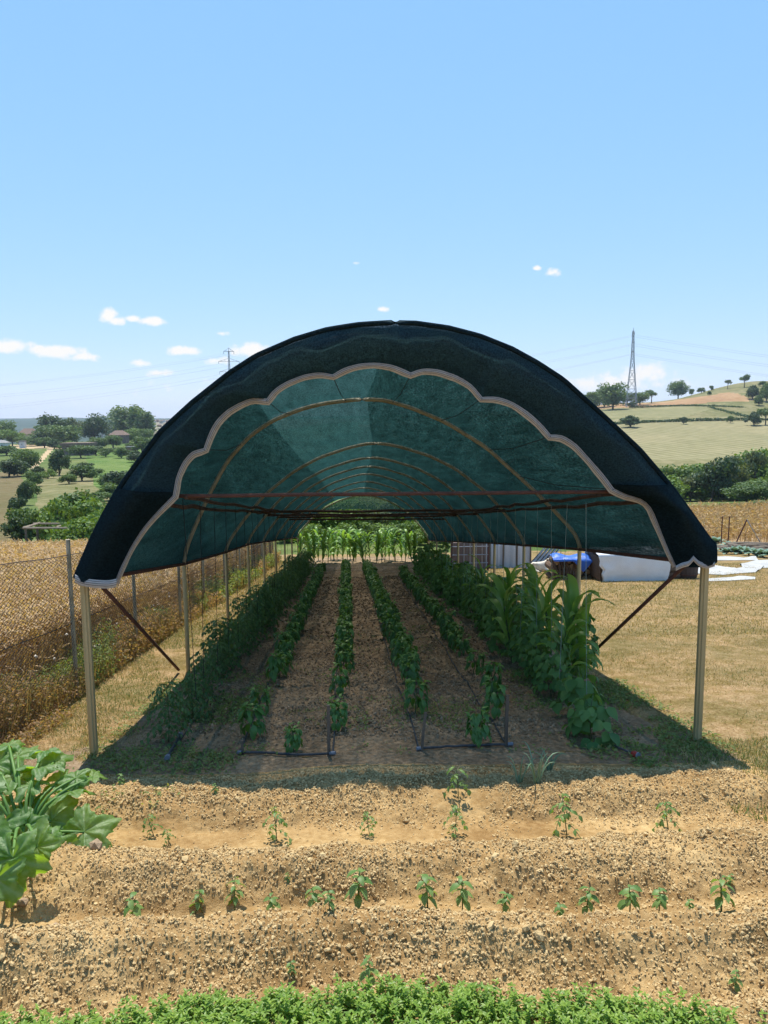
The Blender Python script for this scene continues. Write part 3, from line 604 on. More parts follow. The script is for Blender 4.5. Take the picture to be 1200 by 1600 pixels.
# tie cords from every cusp to the second arch
for (u, v), q in zip(cusps[1:-1], (.25, .36, .46, .545, .64, .74, .82)):
    e = AC[1][int(q * (NP - 1))] - np.array([0, 0, .03]); p = at(u, v + 2, HD - .04); mb = MB(); mb.tube([p, (p + e) / 2 - np.array([0, 0, .04]), e], .004, 4)
    mb.build('tie_cord', M['cord'], flap, off=tuple(TO))
# net end piece over the far mouth
c = AC[-1]; a0, a1 = int(.18 * NP), int(.82 * NP); P = c[a0:a1]; Q = P.copy(); xm = c[:, 0].mean()
tt_ = np.linspace(0, 1, len(P)); Yl = DF / .215
Q = smoothcurve([at(u, v, Yl) for u, v in [(474, 812), (482, 803), (500, 799), (530, 796), (556, 795), (580, 796), (596, 799), (612, 801), (628, 806), (642, 816)]], len(P), 1); Q[:, 2] += (rng.random(len(P)) - .5) * .05
mb = MB(); mb.grid(np.array([P * (1 - t) + Q * t for t in np.linspace(0, 1, 5)])); tp(mb, 'end_flap', M['net'], smooth=True)
# ragged side edge hanging under the eaves
for side in (0, -1):
    top = resample(np.array([c[side] for c in AC]), 160); bot = top.copy(); bot[:, 2] -= .015 + rng.random(160) * .025
    mb = MB(); mb.grid(np.array([top, bot])); tp(mb, 'net_edge', M['flap2'], smooth=True)
# strings hanging from the poles to the climbing plants
def strings(x, ys, ztop_fn, zbot, m, label, group, r=.0022):
    proto = None
    for k, y in enumerate(ys):
        zt = ztop_fn(y); zb = G(x, y) + zbot; mb = MB(); dx = rnd(1)[0] * .06
        P = np.array([(x, y, zt), (x + dx * .5, y + .01, (zt + zb) / 2), (x + dx, y, zb)]); mb.tube(P, r, 4)
        o = mb.build('hanging_string', m); tag(o, label, 'string', group)
pr1, pr2 = at(1015, 783, 6.75), at(655, 808, 22)
zr = lambda y: pr1[2] + (pr2[2] - pr1[2]) * (y - 6.75) / (22 - 6.75)
strings(2.15, [7.0 + .62 * k for k in range(24)], zr, .35, M['string'], 'thin pale string hanging from the overhead pole down into the bean plants', 'pale strings over the bean row')
pl1, pl2 = at(290, 777, 6.75), at(488, 806, 22)
zl = lambda y: pl1[2] + (pl2[2] - pl1[2]) * (y - 6.75) / (22 - 6.75)
strings(-1.62, [7.3 + .8 * k for k in range(18)], zl, .3, M['cord'], 'thin dark string hanging from the left pole down into the tomato plants', 'dark strings over the tomato row', .003)

# ------------------------------------------------------------------ fences
def fence(name, label, x0, y0, x1, y1, posts, hgt, rpost, mesh_pitch=None, wires=(), pm='post'):
    z0 = H(x0, y0); f = empty(name, (x0, y0, z0), label, 'fence'); off = (x0, y0, z0)
    for (t, h) in posts:
        x, y = x0 + (x1 - x0) * t, y0 + (y1 - y0) * t; z = H(x, y); mb = MB(); mb.tube([(x, y, z - .2), (x, y, z + h * .5), (x, y, z + h)], rpost, 8); mb.build('post', M[pm], f, off=off)
    n = 40; tt = np.linspace(0, 1, n); xs = x0 + (x1 - x0) * tt; ys = y0 + (y1 - y0) * tt; zs = Hf(xs, ys)
    for hw in wires:
        mb = MB(); mb.tube(np.stack([xs, ys, zs + hw + np.abs(np.sin(tt * 30)) * -.015], -1), .005, 4); mb.build('line_wire', M['wire'], f, off=off)
    if mesh_pitch:
        Lh = math.hypot(x1 - x0, y1 - y0); k = int(Lh / mesh_pitch); vp = mesh_pitch * .75; rows = int((hgt - .05) / vp * 2) // 2 * 2
        mb = MB(); i = np.arange(k)
        zz = np.arange(rows + 1) * vp / 2
        for sgn in (0, 1):
            par = (np.arange(rows + 1) + sgn) % 2
            s = (i[:, None] + par[None] * 1.02) * mesh_pitch / Lh       # zigzag wires
            X = x0 + (x1 - x0) * s; Y = y0 + (y1 - y0) * s; Z = Hf(X, Y) + .03 + zz[None] ; X = X + .008 * (sgn - .5) + (vn(Y, Z, 1.1, 1) - .5) * .07
            P = np.stack([X, Y, Z], -1); w = .003
            for (ax, ay, az_) in ((0, w, 0), (w, 0, 0)):
                d = np.array([ax, ay, az_]); A = P - d; B = P + d
                V = np.stack([A, B], 2).reshape(-1, 3); b_ = (i[:, None] * (rows + 1) + np.arange(rows)[None]) * 2
                mb.add(V, np.stack([b_, b_ + 1, b_ + 3, b_ + 2], -1).reshape(-1, 4))
        mb.build('chain_link_mesh', M['wire'], f, off=off)
    return f
FX = -3.25
y_posts = [3.7, 6.2, 8.85, 11.4, 14.4, 16.8, 19.6, 22.4, 25.2, 28, 31]
fence('chain_link_fence', 'chain link fence on steel posts between the wheat field and the tunnel', FX, 3.0, FX - .2, 32, [((y - 3) / 29, 1.86 + rnd(1)[0] * .04) for y in y_posts], 1.72, .026, .105, (1.70, .9), 'pipe')
def rfence():
    a = hit(1050, 850); b = hit(1290, 856)
    f = fence('wire_fence', 'rusty wire fence with thin stakes in front of the dry maize on the right', a[0] - 6, a[1] + 1, b[0], b[1], [(t, 1.5) for t in (.1, .3, .47, .64, .665, .82, .97)], 1.5, .03, None, (1.48, .95), 'rust')
    return f
rf = rfence()
# leaning stays of the right fence
for (u, v, u2, v2, m, lab) in [(1167, 812, 1148, 853, 'rust', 'rusty leaning strut propping the fence post by the dry maize'), (1167, 812, 1188, 848, 'steel', 'grey leaning pipe against the right fence post')]:
    b = hit(u2, v2); p = at(u, v, b[1]); mb = MB(); mb.tube([p, (p + b) / 2, b], .035, 6); o = mb.build('leaning_pole', M[m]); tag(o, lab, 'pole')
# ------------------------------------------------------------------ leaves and plants
def leaf_t(prof, fold=.25, k=.9, wave=0):
    n = len(prof); s = np.linspace(0, 1, n); y = np.sin(k * s) / k; z = -(1 - np.cos(k * s)) / k; v = []
    for i in range(n):
        w = prof[i]; up = fold * w + wave * math.sin(i * 2.4)
        v += [(-w, y[i], z[i] + up), (0, y[i], z[i]), (w, y[i], z[i] + up)]
    f = []
    for i in range(n - 1):
        a = i * 3; f += [(a, a + 1, a + 4, a + 3), (a + 1, a + 2, a + 5, a + 4)]
    return np.array(v), np.array(f)
LP = leaf_t([.02, .19, .25, .17, .0], .3, 1.0)             # pepper
LT = leaf_t([.03, .26, .2, .0], .35, .7)                    # tomato leaflet
LB = leaf_t([.22, .46, .42, .22, .0], .12, .6, .02)         # bean heart
LM = leaf_t([.04, .24, .2, .0], .4, .5)                     # small herb
LW = leaf_t([.03, .05, .05, .03, .0], .4, 1.2)
def sph(n, th0, th1):
    ph = rng.uniform(0, 2 * math.pi, n); th = rng.uniform(th0, th1, n)      # th = elevation
    return np.stack([np.cos(ph) * np.cos(th), np.sin(ph) * np.cos(th), np.sin(th)], -1)
def pepper(seed, h=.36, w=.15, n=52):
    st = MB(); lf = MB()
    st.tube([(0, 0, -.03), (0, 0, h * .25), (.005, 0, h * .45)], [.006, .005, .005], 5)
    ends = []
    for k in range(6):
        a = rng.uniform(0, 6.28); e = np.array([math.cos(a) * w * .55, math.sin(a) * w * .55, h * rng.uniform(.72, .92)]); st.tube([(0.005, 0, h * .42), e * .5 + np.array([0, 0, h * .28]), e], [.004, .003, .002], 4); ends.append(e)
    t = rng.random(n) ** .8; d = sph(n, -.2, .3); pos = np.stack([d[:, 0] * w * .5 * (1 - t * .3), d[:, 1] * w * .5 * (1 - t * .3), h * (.30 + .62 * t)], -1)
    dr = d.copy(); dr[:, 2] = -.55 - rng.random(n) * .8 + t * .5
    lf.inst(*LP, pos, dr, d + np.array([0, 0, .8]), rng.uniform(.085, .135, n) * (h / .36) ** .5 * (1 - t * .2), 0)
    m = 16; d = sph(m, .2, 1.1); lf.inst(*LP, np.array([ends[i % 6] for i in range(m)]) + rnd((m, 3)) * .01 + np.array([0, 0, .01]), d, np.array([0, 0, 1.]) + rnd((m, 3)) * .3, rng.uniform(.04, .08, m), 1)
    return st.mesh('stem', M['stem']), lf.mesh('foliage', [M['pepper'], M['peppertop']], True)
def tomato(seed, h=.75, w=.22, nl=30):
    st = MB(); lf = MB(); st.tube([(0, 0, -.03), (.02, .01, h * .4), (-.01, .02, h * .75), (.01, 0, h)], [.007, .006, .005, .003], 5)
    for k in range(nl):
        t = (k + .5) / nl; z = h * (.12 + .88 * t); a = k * 2.4 + rng.uniform(-.4, .4); ln = w * rng.uniform(.8, 1.25) * (1.1 - .45 * t)
        up = .35 * t - .1; p0 = np.array([0, 0, z]); dd = np.array([math.cos(a), math.sin(a), up])
        P = np.array([p0 + dd * ln * s + np.array([0, 0, -.45 * ln * s * s * 1.3]) for s in np.linspace(0, 1, 5)])
        st.tube(P, .0022, 3, cap=False)
        sd = np.array([-math.sin(a), math.cos(a), 0])
        for j in (1, 2, 3, 4):
            tang = P[j] - P[j - 1]
            for sg in ((1, -1) if j < 4 else (1, -1, 0)):
                d = sd * sg + tang / np.linalg.norm(tang) * (.6 if sg else 1) + np.array([0, 0, -.35])
                lf.inst(*LT, P[j] + rnd(3) * .006, d, np.array([0, 0, 1.]) + rnd(3) * .5, rng.uniform(.05, .08), 0)
    return st.mesh('stem', M['stem'], True), lf.mesh('foliage', M['tomato'], True)
def bean(seed, h=1.0, w=.26, n=42, ls=.1):
    st = MB(); lf = MB()
    for q in range(3): st.tube([(rnd(1)[0] * .03, rnd(1)[0] * .03, -.03), (rnd(1)[0] * .05, rnd(1)[0] * .05, h * .5), (rnd(1)[0] * .06, rnd(1)[0] * .05, h * .97)], .004, 4)
    for k in range(n):
        t = (k + rng.random()) / n; z = h * (.10 + .88 * t); a = rng.uniform(0, 6.28); rr = w * rng.uniform(.45, 1.0) * (1 - .35 * t)
        c = np.array([math.cos(a) * rr, math.sin(a) * rr, z]); st.tube([(0, 0, z - .06), c * np.array([.6, .6, 1]) , c], .002, 3, cap=False)
        for j, da in enumerate((-1.5, 0, 1.5)):
            d = np.array([math.cos(a + da), math.sin(a + da), -.45 - rng.random() * .5]); s_ = ls * rng.uniform(.8, 1.25)
            lf.inst(*LB, c + d * .015, d, np.array([math.cos(a) * .6, math.sin(a) * .6, 1.]) + rnd(3) * .25, s_, 0)
    return st.mesh('stem', M['stem'], True), lf.mesh('foliage', M['bean'], True)
def maize(seed, h=1.3, nl=9, blade=.75):
    st = MB(); lf = MB(); hs = h * .72
    st.tube([(0, 0, -.05), (.005, 0, hs * .4), (-.01, .01, hs * .8), (0, 0, hs)], [.016, .014, .011, .006], 7)
    pa = rng.uniform(0, 6.28)
    for k in range(nl):
        t = (k + .5) / nl; z0 = hs * (.1 + .9 * t); a = pa + (k % 2) * math.pi + rng.uniform(-.55, .55); ln = blade * (1 - .25 * abs(t - .55) * 2) * rng.uniform(.8, 1.1)
        n = 10; s = np.linspace(0, 1, n); th = R(78 - 12 * (1 - t)) - s * s * R(rng.uniform(125, 195) * (1 - .3 * t)); ds = ln / (n - 1)
        rr = np.concatenate([[0], np.cumsum(np.cos(th[:-1]) * ds)]); zz = z0 + np.concatenate([[0], np.cumsum(np.sin(th[:-1]) * ds)])
        w = .056 * np.array([.5, .75, .95, 1, 1, .95, .82, .6, .35, .03]) * (blade / .75) ** .5
        ca, sa = math.cos(a), math.sin(a); cx = np.stack([rr * ca, rr * sa, zz], -1); tw = rng.uniform(-.5, .5) * s
        side = np.stack([-sa * np.cos(tw), ca * np.cos(tw), np.sin(tw)], -1)
        nr = np.stack([-np.sin(th) * ca, -np.sin(th) * sa, np.cos(th)], -1); wv = np.sin(s * 17 + k) * .006
        rows = [cx - side * w[:, None] + nr * (w * .35 + wv)[:, None], cx, cx + side * w[:, None] + nr * (w * .35 - wv)[:, None]]
        lf.grid(np.array(rows))
    return st.mesh('stalk', M['stem'], True), lf.mesh('foliage', M['maize'], True)
def seedling(kind, h):
    st = MB(); lf = MB(); st.tube([(0, 0, -.02), (.004, 0, h * .5), (0, .003, h)], [.0035, .003, .002], 4)
    if kind == 'tomato':
        for k in range(7):
            t = .35 + .65 * k / 6; a = k * 2.4; ln = h * .42 * (1.2 - t * .6); p0 = np.array([0, 0, h * t]); dd = np.array([math.cos(a), math.sin(a), .45])
            P = np.array([p0 + dd * ln * s - np.array([0, 0, ln * 1.0 * s * s]) for s in np.linspace(0, 1, 4)]); st.tube(P, .0016, 3, cap=False); sd = np.array([-math.sin(a), math.cos(a), 0])
            for j in (1, 2, 3):
                for sg in (1, -1, 0):
                    if sg == 0 and j < 3: continue
                    d = sd * sg + (P[j] - P[j - 1]) / ln * 2 + np.array([0, 0, -.2]); lf.inst(*LT, P[j], d, np.array([0, 0, 1.]) + rnd(3) * .4, rng.uniform(.026, .042) * h / .2, 0)
    else:
        n = 11; t = np.linspace(.4, 1, n); a = np.arange(n) * 2.4; d = np.stack([np.cos(a), np.sin(a), -.25 + .9 * (t - .5)], -1)
        lf.inst(*LP, np.stack([0 * t, 0 * t, h * t], -1), d, np.array([0, 0, 1.]) + rnd((n, 3)) * .2, rng.uniform(.05, .085, n) * (1.15 - .5 * t) * (h / .14) ** .5, 0)
    return st.mesh('stem', M['stem'], True), lf.mesh('foliage', M['seed'], True)
ORD = ['first', 'second', 'third', 'fourth', 'fifth', 'sixth', 'seventh', 'eighth', 'ninth', 'tenth', 'eleventh', 'twelfth', 'thirteenth', 'fourteenth', 'fifteenth', 'sixteenth', 'seventeenth', 'eighteenth']
def place(name, meshes, x, y, label, cat, group=None, rz=None, sc=1, parts=('stem', 'foliage'), tilt=0, g=G):
    e = empty(name, (x, y, g(x, y)), label, cat, group, rng.uniform(0, 6.28) if rz is None else rz, sc)
    if tilt: e.rotation_euler[0] = rnd(1)[0] * tilt; e.rotation_euler[1] = rnd(1)[0] * tilt
    for nm, me in zip(parts, meshes): link(nm, me, e)
    return e
PEP = [pepper(k, h, w, n) for k, (h, w, n) in enumerate([(.36, .15, 52), (.40, .17, 60), (.33, .16, 46), (.38, .15, 56), (.30, .18, 50), (.42, .14, 44), (.34, .13, 36)])]
def row(pts, protos, name, cat, desc, rowname, nnamed, jit=.04, smin=.85, smax=1.15, grow=0, parts=('stem', 'foliage')):
    n = len(pts)
    for k, (x, y) in enumerate(pts):
        if k < nnamed: lab = '%s, %s from the front in the %s' % (desc, ORD[k], rowname)
        else: lab = 'small dark %s far back in the %s' % (cat, rowname)
        f = k / max(1, n - 1)
        place(name, protos[rng.integers(len(protos))], x + rnd(1)[0] * jit, y + rnd(1)[0] * jit, lab, cat, cat + 's in the ' + rowname, sc=rng.uniform(smin, smax) * (1 + grow * f), parts=parts, tilt=.14)
def line(a, b, step, jump=()):
    n = int(np.hypot(b[0] - a[0], b[1] - a[1]) / step); return [(a[0] + (b[0] - a[0]) * k / n, a[1] + (b[1] - a[1]) * k / n) for k in range(n + 1) if k not in jump]
P2 = lambda u, v: tuple(hit(u, v)[:2])
R1 = [P2(396, 1158), P2(411, 1118)] + line(P2(432, 1072), P2(503, 896), .40)
row(R1, PEP, 'pepper_plant', 'pepper plant', 'bushy pepper plant', 'leftmost pepper row', 16)
R2_ = [P2(530, 1142), P2(536, 1088)] + line(P2(538, 1052), P2(541, 893), .38)
row(R2_, PEP, 'pepper_plant', 'pepper plant', 'bushy pepper plant', 'middle pepper row', 16, grow=.1)
R3 = [P2(654, 1122)] + line(P2(645, 1078), P2(573, 893), .37)
row(R3, PEP, 'pepper_plant', 'pepper plant', 'bushy pepper plant', 'third pepper row', 17, smin=.95, smax=1.25, grow=.1)
R4 = [P2(772, 1128), P2(764, 1085), P2(744, 1055)] + line(P2(722, 1025), P2(628, 903), .40)
row(R4, PEP, 'pepper_plant', 'pepper plant', 'bushy pepper plant', 'rightmost pepper row', 16, grow=.15)
for (u, v, s, lb) in [(459, 1176, .78, 'small lone pepper plant behind the left drip pipe'), (747, 1166, 1.0, 'lone pepper plant growing at the right drip pipe')]:
    x, y = P2(u, v); place('pepper_plant', PEP[0 if s > .9 else 2], x, y, lb, 'pepper plant', sc=s)
TOMS = [tomato(0, .62, .26, 44), tomato(1, .72, .27, 46), tomato(2, .66, .30, 46)]
T1 = [P2(276, 1166), P2(300, 1128), P2(322, 1092)] + line(P2(345, 1062), P2(478, 893), .44)
row(T1, TOMS, 'tomato_plant', 'tomato plant', 'feathery tomato plant', 'left tomato row', 18, jit=.12, smin=.68, smax=1.12, grow=.15)
for o_ in COL.objects:
    if str(o_.get('label', '')).startswith(('feathery tomato plant, first', 'feathery tomato plant, second', 'feathery tomato plant, third')): o_.scale = (.72, .72, .8); o_.rotation_euler = (0, 0, o_.rotation_euler[2])
BE = [bean(0, 1.0, .27, 44), bean(1, 1.15, .28, 50), bean(2, .9, .30, 42)]
BLOW = [bean(3, .42, .26, 20, .12), bean(4, .5, .24, 22, .12)]
x, y = P2(922, 1158); place('bean_plant', BLOW[0], x, y, 'low bushy bean plant at the front of the beans by the red hose cap', 'bean plant', sc=1.0)
x, y = P2(905, 1125); place('bean_plant', BLOW[1], x - .0, y, 'broad leaved bean plant just behind the frontmost bean', 'bean plant', sc=1.05)
B1 = line(P2(868, 1096), P2(657, 898), .47)
row(B1, BE, 'bean_plant', 'bean plant', 'broad leaved climbing bean', 'inner bean row', 16, jit=.08, smin=.68, smax=.86, grow=.22)
B2 = line((P2(890, 1092)[0] + .3, P2(890, 1092)[1] + .6), (P2(670, 898)[0] + .25, 23), .62)
row(B2, BE, 'bean_plant', 'bean plant', 'tall climbing bean', 'outer bean row', 14, jit=.08, smin=.66, smax=.9, grow=.1)
MZ = [maize(0, 1.15, 9, .62), maize(1, 1.3, 10, .72), maize(2, 1.2, 9, .68)]
x, y = P2(909, 1075); place('maize_plant', maize(9, 1.05, 9, .7), x, y, 'young bright green maize plant standing nearest on the right', 'maize plant', sc=1.0, parts=('stalk', 'foliage'), rz=.5)
MZL = [(2.3, 8.3), (2.55, 8.75), (2.15, 9.1), (2.45, 9.55), (2.15, 10.1), (2.65, 10.6), (2.35, 11.1), (2.6, 11.8), (2.45, 12.7), (2.35, 14.0)]
row(MZL, MZ, 'maize_plant', 'maize plant', 'arching green maize', 'line along the right posts', 16, jit=.04, smin=.95, smax=1.12, parts=('stalk', 'foliage'))
yb = 31.5
EM = [(at(u, 850, yb + d)[0], yb + d) for u, d in zip(np.linspace(468, 645, 36), rnd(36) * 1.6)]
row(EM, [maize(5, 1.3, 10, .75), maize(6, 1.45, 11, .8)], 'maize_plant', 'maize plant', 'sunlit tall maize', 'block past the far mouth', 17, jit=.1, smin=.85, smax=1.05, parts=('stalk', 'foliage'))
# seedlings on the sunny bed
SD = [seedling('tomato', .20), seedling('tomato', .17), seedling('pepper', .13), seedling('pepper', .15)]
lab1 = ['wispy tomato seedling nearest the marrow plant', 'small drooping tomato seedling right of the wispy one', 'upright tomato seedling on the pale smooth patch', 'thin tomato seedling left of centre in the upper furrow', 'leafy tomato seedling in the middle of the bed', 'tall yellow flowered seedling right behind the leafy one', 'tall tomato seedling in front of the onion', 'spreading tomato seedling at the right of the upper furrow']
for (u, v), lb, s in zip(SEEDS_1, lab1, [.95, .7, 1.15, 1.0, 1.1, 1.25, 1.5, 1.15]):
    x, y = P2(u, v); place('tomato_seedling', SD[0 if s > 1 else 1], x, y, lb, 'seedling', 'tomato seedlings in the upper furrow', sc=s * .95, tilt=.25)
SDP = [seedling('pepper', h_) for h_ in (.13, .15, .11, .14, .12)]
for k, (u, v) in enumerate(SEEDS_2):
    x, y = P2(u, v); place('pepper_seedling', SDP[k * 3 % 5], x, y, 'small pepper seedling, %s from the left in the lower furrow' % ORD[k], 'seedling', 'pepper seedlings in the lower furrow', sc=[1, .75, .95, .85, 1.1, 1.3, 1.15, 1.1, .85, .75, 1.0, 1.05, .9, .6, 1.3][k] * 1.25, tilt=.3)
for (u, v, s, lb) in [(515, 1468, .85, 'lone weed seedling on the ridge below the lower furrow'), (300, 1438, .45, 'tiny sprout below the second pepper seedling'), (264, 1436, .4, 'tiny sprout near the left end of the lower furrow'), (455, 1528, .6, 'sprout at the edge of the herb strip on the left'), (576, 1540, 1.0, 'leafy sprout standing above the herb strip'), (337, 1262, .6, 'pale sprout on the upper bank of the bed'),
                      (190, 1240, .8, 'pale weed beside the marrow at the shadow edge'), (450, 1395, .4, 'tiny green sprout between two ridges'), (450, 1345, .4, 'tiny sprout on the middle ridge'), (1140, 1385, .6, 'grey green weed at the right end of the ridge'), (1150, 1530, .7, 'greyish weed near the lower right corner')]:
    x, y = P2(u, v); place('weed', SD[2], x, y, lb, 'weed', sc=s)
# spring onion
def onion(u, v, n, h, lb):
    x, y = P2(u, v); e = empty('onion_plant', (x, y, G(x, y)), lb, 'onion'); st = MB(); lf = MB()
    for k in range(n):
        a = k * 2.39; hh = h * rng.uniform(.7, 1.1); lean = rng.uniform(.15, .8); b = .012
        P = [(math.cos(a) * b, math.sin(a) * b, -.01), (math.cos(a) * (b + lean * hh * .25), math.sin(a) * (b + lean * hh * .25), hh * .5), (math.cos(a) * (b + lean * hh * .6), math.sin(a) * (b + lean * hh * .6), hh * .85), (math.cos(a) * (b + lean * hh * 1.0), math.sin(a) * (b + lean * hh), hh * (.95 - lean * .35))]
        lf.tube(smoothcurve(P, 8), [.006, .006, .006, .005, .005, .004, .003, .001], 5)
    st.tube([(0, 0, -.03), (0, 0, .05)], [.02, .012], 7); st.build('bulb', M['onion'], e); lf.build('foliage', M['onion'], e, True)
onion(838, 1248, 11, .30, 'spring onion clump with curved grey green leaves at the shadow edge')
onion(811, 1243, 5, .24, 'thin spring onion just left of the larger clump'); onion(858, 1225, 6, .2, 'small onion tuft behind the larger clump')
# marrow plant
def marrow_leaf(seed):
    r_ = np.random.default_rng(seed); nr, na = 9, 61; th = np.linspace(-math.pi + .22, math.pi - .22, na); V = np.zeros((nr, na, 3))
    lob = .80 + .18 * np.cos(th * 5) + .03 * np.sign(np.sin(th * 29)) + .045 * np.sin(th * 15 + seed); lob *= (1 - .12 * np.abs(th) / math.pi) * (1 + .12 * np.sin(th + seed * 1.7)) * (1 + .07 * np.sin(th * 3 + seed))
    for i in range(nr):
        t = i / (nr - 1); rr = t * (lob if i > nr - 3 else (1 - .6 * t * t) * 1 + .6 * t * t * lob - 0)
        rr = t * (1 - t ** 2) + t ** 3 * lob
        x = rr * np.sin(th); y = rr * np.cos(th)
        z = .20 * t * np.abs(np.sin(th * 2.5)) * (1.2 - .3 * t) - .34 * t * t * (1 + .5 * np.cos(th * 2 + seed)) + .05 * t * np.sin(th * 11 + seed * 2) + .12 * t
        V[i] = np.stack([x, y, z], -1)
    return V
mm = bpy.data.materials.new('marrow_leaf'); mm.use_nodes = True
def mk_marrow():
    t = mm.node_tree; n = t.nodes; l = t.links; b = n['Principled BSDF']; b.inputs['Roughness'].default_value = .5
    uv = n.new('ShaderNodeTexCoord'); vo = n.new('ShaderNodeTexNoise'); vo.inputs['Scale'].default_value = 26; vo.inputs['Detail'].default_value = 4; l.new(uv.outputs['Object'], vo.inputs[0])
    rp = n.new('ShaderNodeValToRGB'); e = rp.color_ramp.elements; e[0].position = .42; e[1].position = .66; e[0].color = (.065, .155, .025, 1); e[1].color = (.17, .26, .10, 1); l.new(vo.outputs[0], rp.inputs[0])
    at_ = n.new('ShaderNodeAttribute'); at_.attribute_name = 'vein'; mx_ = n.new('ShaderNodeMixRGB'); l.new(at_.outputs['Fac'], mx_.inputs[0]); l.new(rp.outputs[0], mx_.inputs[1]); mx_.inputs[2].default_value = (.20, .30, .14, 1)
    l.new(mx_.outputs[0], b.inputs['Base Color']); tr = n.new('ShaderNodeBsdfTranslucent'); tr.inputs[0].default_value = (.42, .66, .03, 1); ms = n.new('ShaderNodeMixShader'); ms.inputs[0].default_value = .42
    l.new(b.outputs[0], ms.inputs[1]); l.new(tr.outputs[0], ms.inputs[2]); l.new(ms.outputs[0], n['Material Output'].inputs[0])
    bp = n.new('ShaderNodeBump'); bp.inputs['Distance'].default_value = .01; l.new(vo.outputs[0], bp.inputs['Height']); l.new(bp.outputs[0], b.inputs['Normal'])
mk_marrow()
def marrow():
    bx = hit(38, 1345); c = np.array([bx[0], bx[1], G(bx[0], bx[1])]); e = empty('marrow_plant', tuple(c), 'large marrow plant with big lobed silvery green leaves at the left edge', 'marrow plant')
    # (u, v of leaf base, depth offset, size, heading deg, tilt towards camera)
    LV = [(132, 1272, -.0, .21, 60, .8), (20, 1312, -.62, .21, 180, 1.15), (-30, 1320, -.6, .24, 165, 1.1), (58, 1296, -.5, .15, 150, 1.1), (-5, 1345, -.75, .18, 200, 1.2), (80, 1255, .1, .20, 30, .7), (38, 1248, .12, .19, -60, .6), (112, 1236, .22, .15, 70, -.15), (60, 1200, .32, .17, 15, -.35), (22, 1215, .28, .18, -50, .1), (102, 1268, .1, .11, 100, .1), (30, 1322, -.2, .29, 172, 1.1), (72, 1300, -.12, .2, 150, .9),
          (-20, 1290, 0, .24, -100, .7), (-2, 1262, .0, .2, -150, .8), (-40, 1370, -.2, .26, 150, .95), (85, 1190, .4, .13, -20, .4), (55, 1285, -.02, .12, 200, .5), (-60, 1230, .1, .26, -60, .5), (28, 1182, .42, .15, 20, .3), (-10, 1195, .35, .2, -40, .4), (118, 1216, .3, .12, 40, .4), (5, 1350, -.15, .2, -160, 1.0)]
    LV += [(u, v, dy, s, hd, tl) for u, v, dy, s, hd, tl in [(-25, 1218, .2, .15, -80, .2), (48, 1228, .2, .14, -10, .1), (92, 1222, .3, .13, 80, .4), (70, 1175, .45, .12, 30, -.3), (14, 1165, .5, .12, -30, -.1), (42, 1265, 0, .13, 130, .9), (90, 1290, -.05, .11, 90, .6), (66, 1325, -.1, .13, 110, .7), (0, 1300, -.1, .17, 190, .9), (145, 1214, .33, .10, 75, .1)]]
    for k, (u, v, dy, s, hd, tl) in enumerate(LV):
        s *= 1.0; v += 28 * (v > 1240)
        p = at(u, v, c[1] + dy) - c; V = marrow_leaf(k) * s; hh = R(hd); a = np.array([math.sin(hh), math.cos(hh), 0]); sd = np.array([math.cos(hh), -math.sin(hh), 0])
        # tilt whole leaf towards viewer / away
        up = np.array([0, 0, 1.]); W_ = V[..., 0:1] * sd + V[..., 1:2] * a + V[..., 2:3] * up
        ct, st_ = math.cos(tl), math.sin(tl); y_, z_ = W_[..., 1].copy(), W_[..., 2].copy(); W_[..., 1] = y_ * ct - z_ * st_; W_[..., 2] = y_ * st_ + z_ * ct
        mb = MB(); mb.grid(W_ + p); me = mb.mesh('leaf', mm, True)
        th = np.tile(np.linspace(-math.pi + .22, math.pi - .22, 61), 9); t_ = np.repeat(np.linspace(0, 1, 9), 61); ve = np.clip(1 - np.abs(((th * 5 / (2 * math.pi)) + .5) % 1 - .5) * 14 * (t_ + .15), 0, 1) * .8
        at2 = me.attributes.new('vein', 'FLOAT', 'POINT'); at2.data.foreach_set('value', ve.astype(np.float32)); lf = link('leaf', me, e)
        mb = MB(); P = smoothcurve([np.array([rnd(1)[0] * .04, rnd(1)[0] * .04, 0.0]), p * np.array([.45, .45, .85]) + np.array([0, 0, .07 if dy < -.4 else .03]), p], 9); mb.tube(P, np.linspace(.013, .008, 9), 7); mb.build('petiole', M['marrowstem'], e, True)
    mb = MB(); mb.tube([(0, 0, -.03), (0, .02, .03), (.03, .02, .09)], [.03, .028, .018], 8); mb.build('stem', M['marrowstem'], e, True)
    mb = MB(); mb.tube([(.02, -.03, .07), (.05, -.1, .1), (.06, -.13, .13)], [.01, .018, .005], 7); mb.build('bud', M['peppertop'], e, True)
marrow()

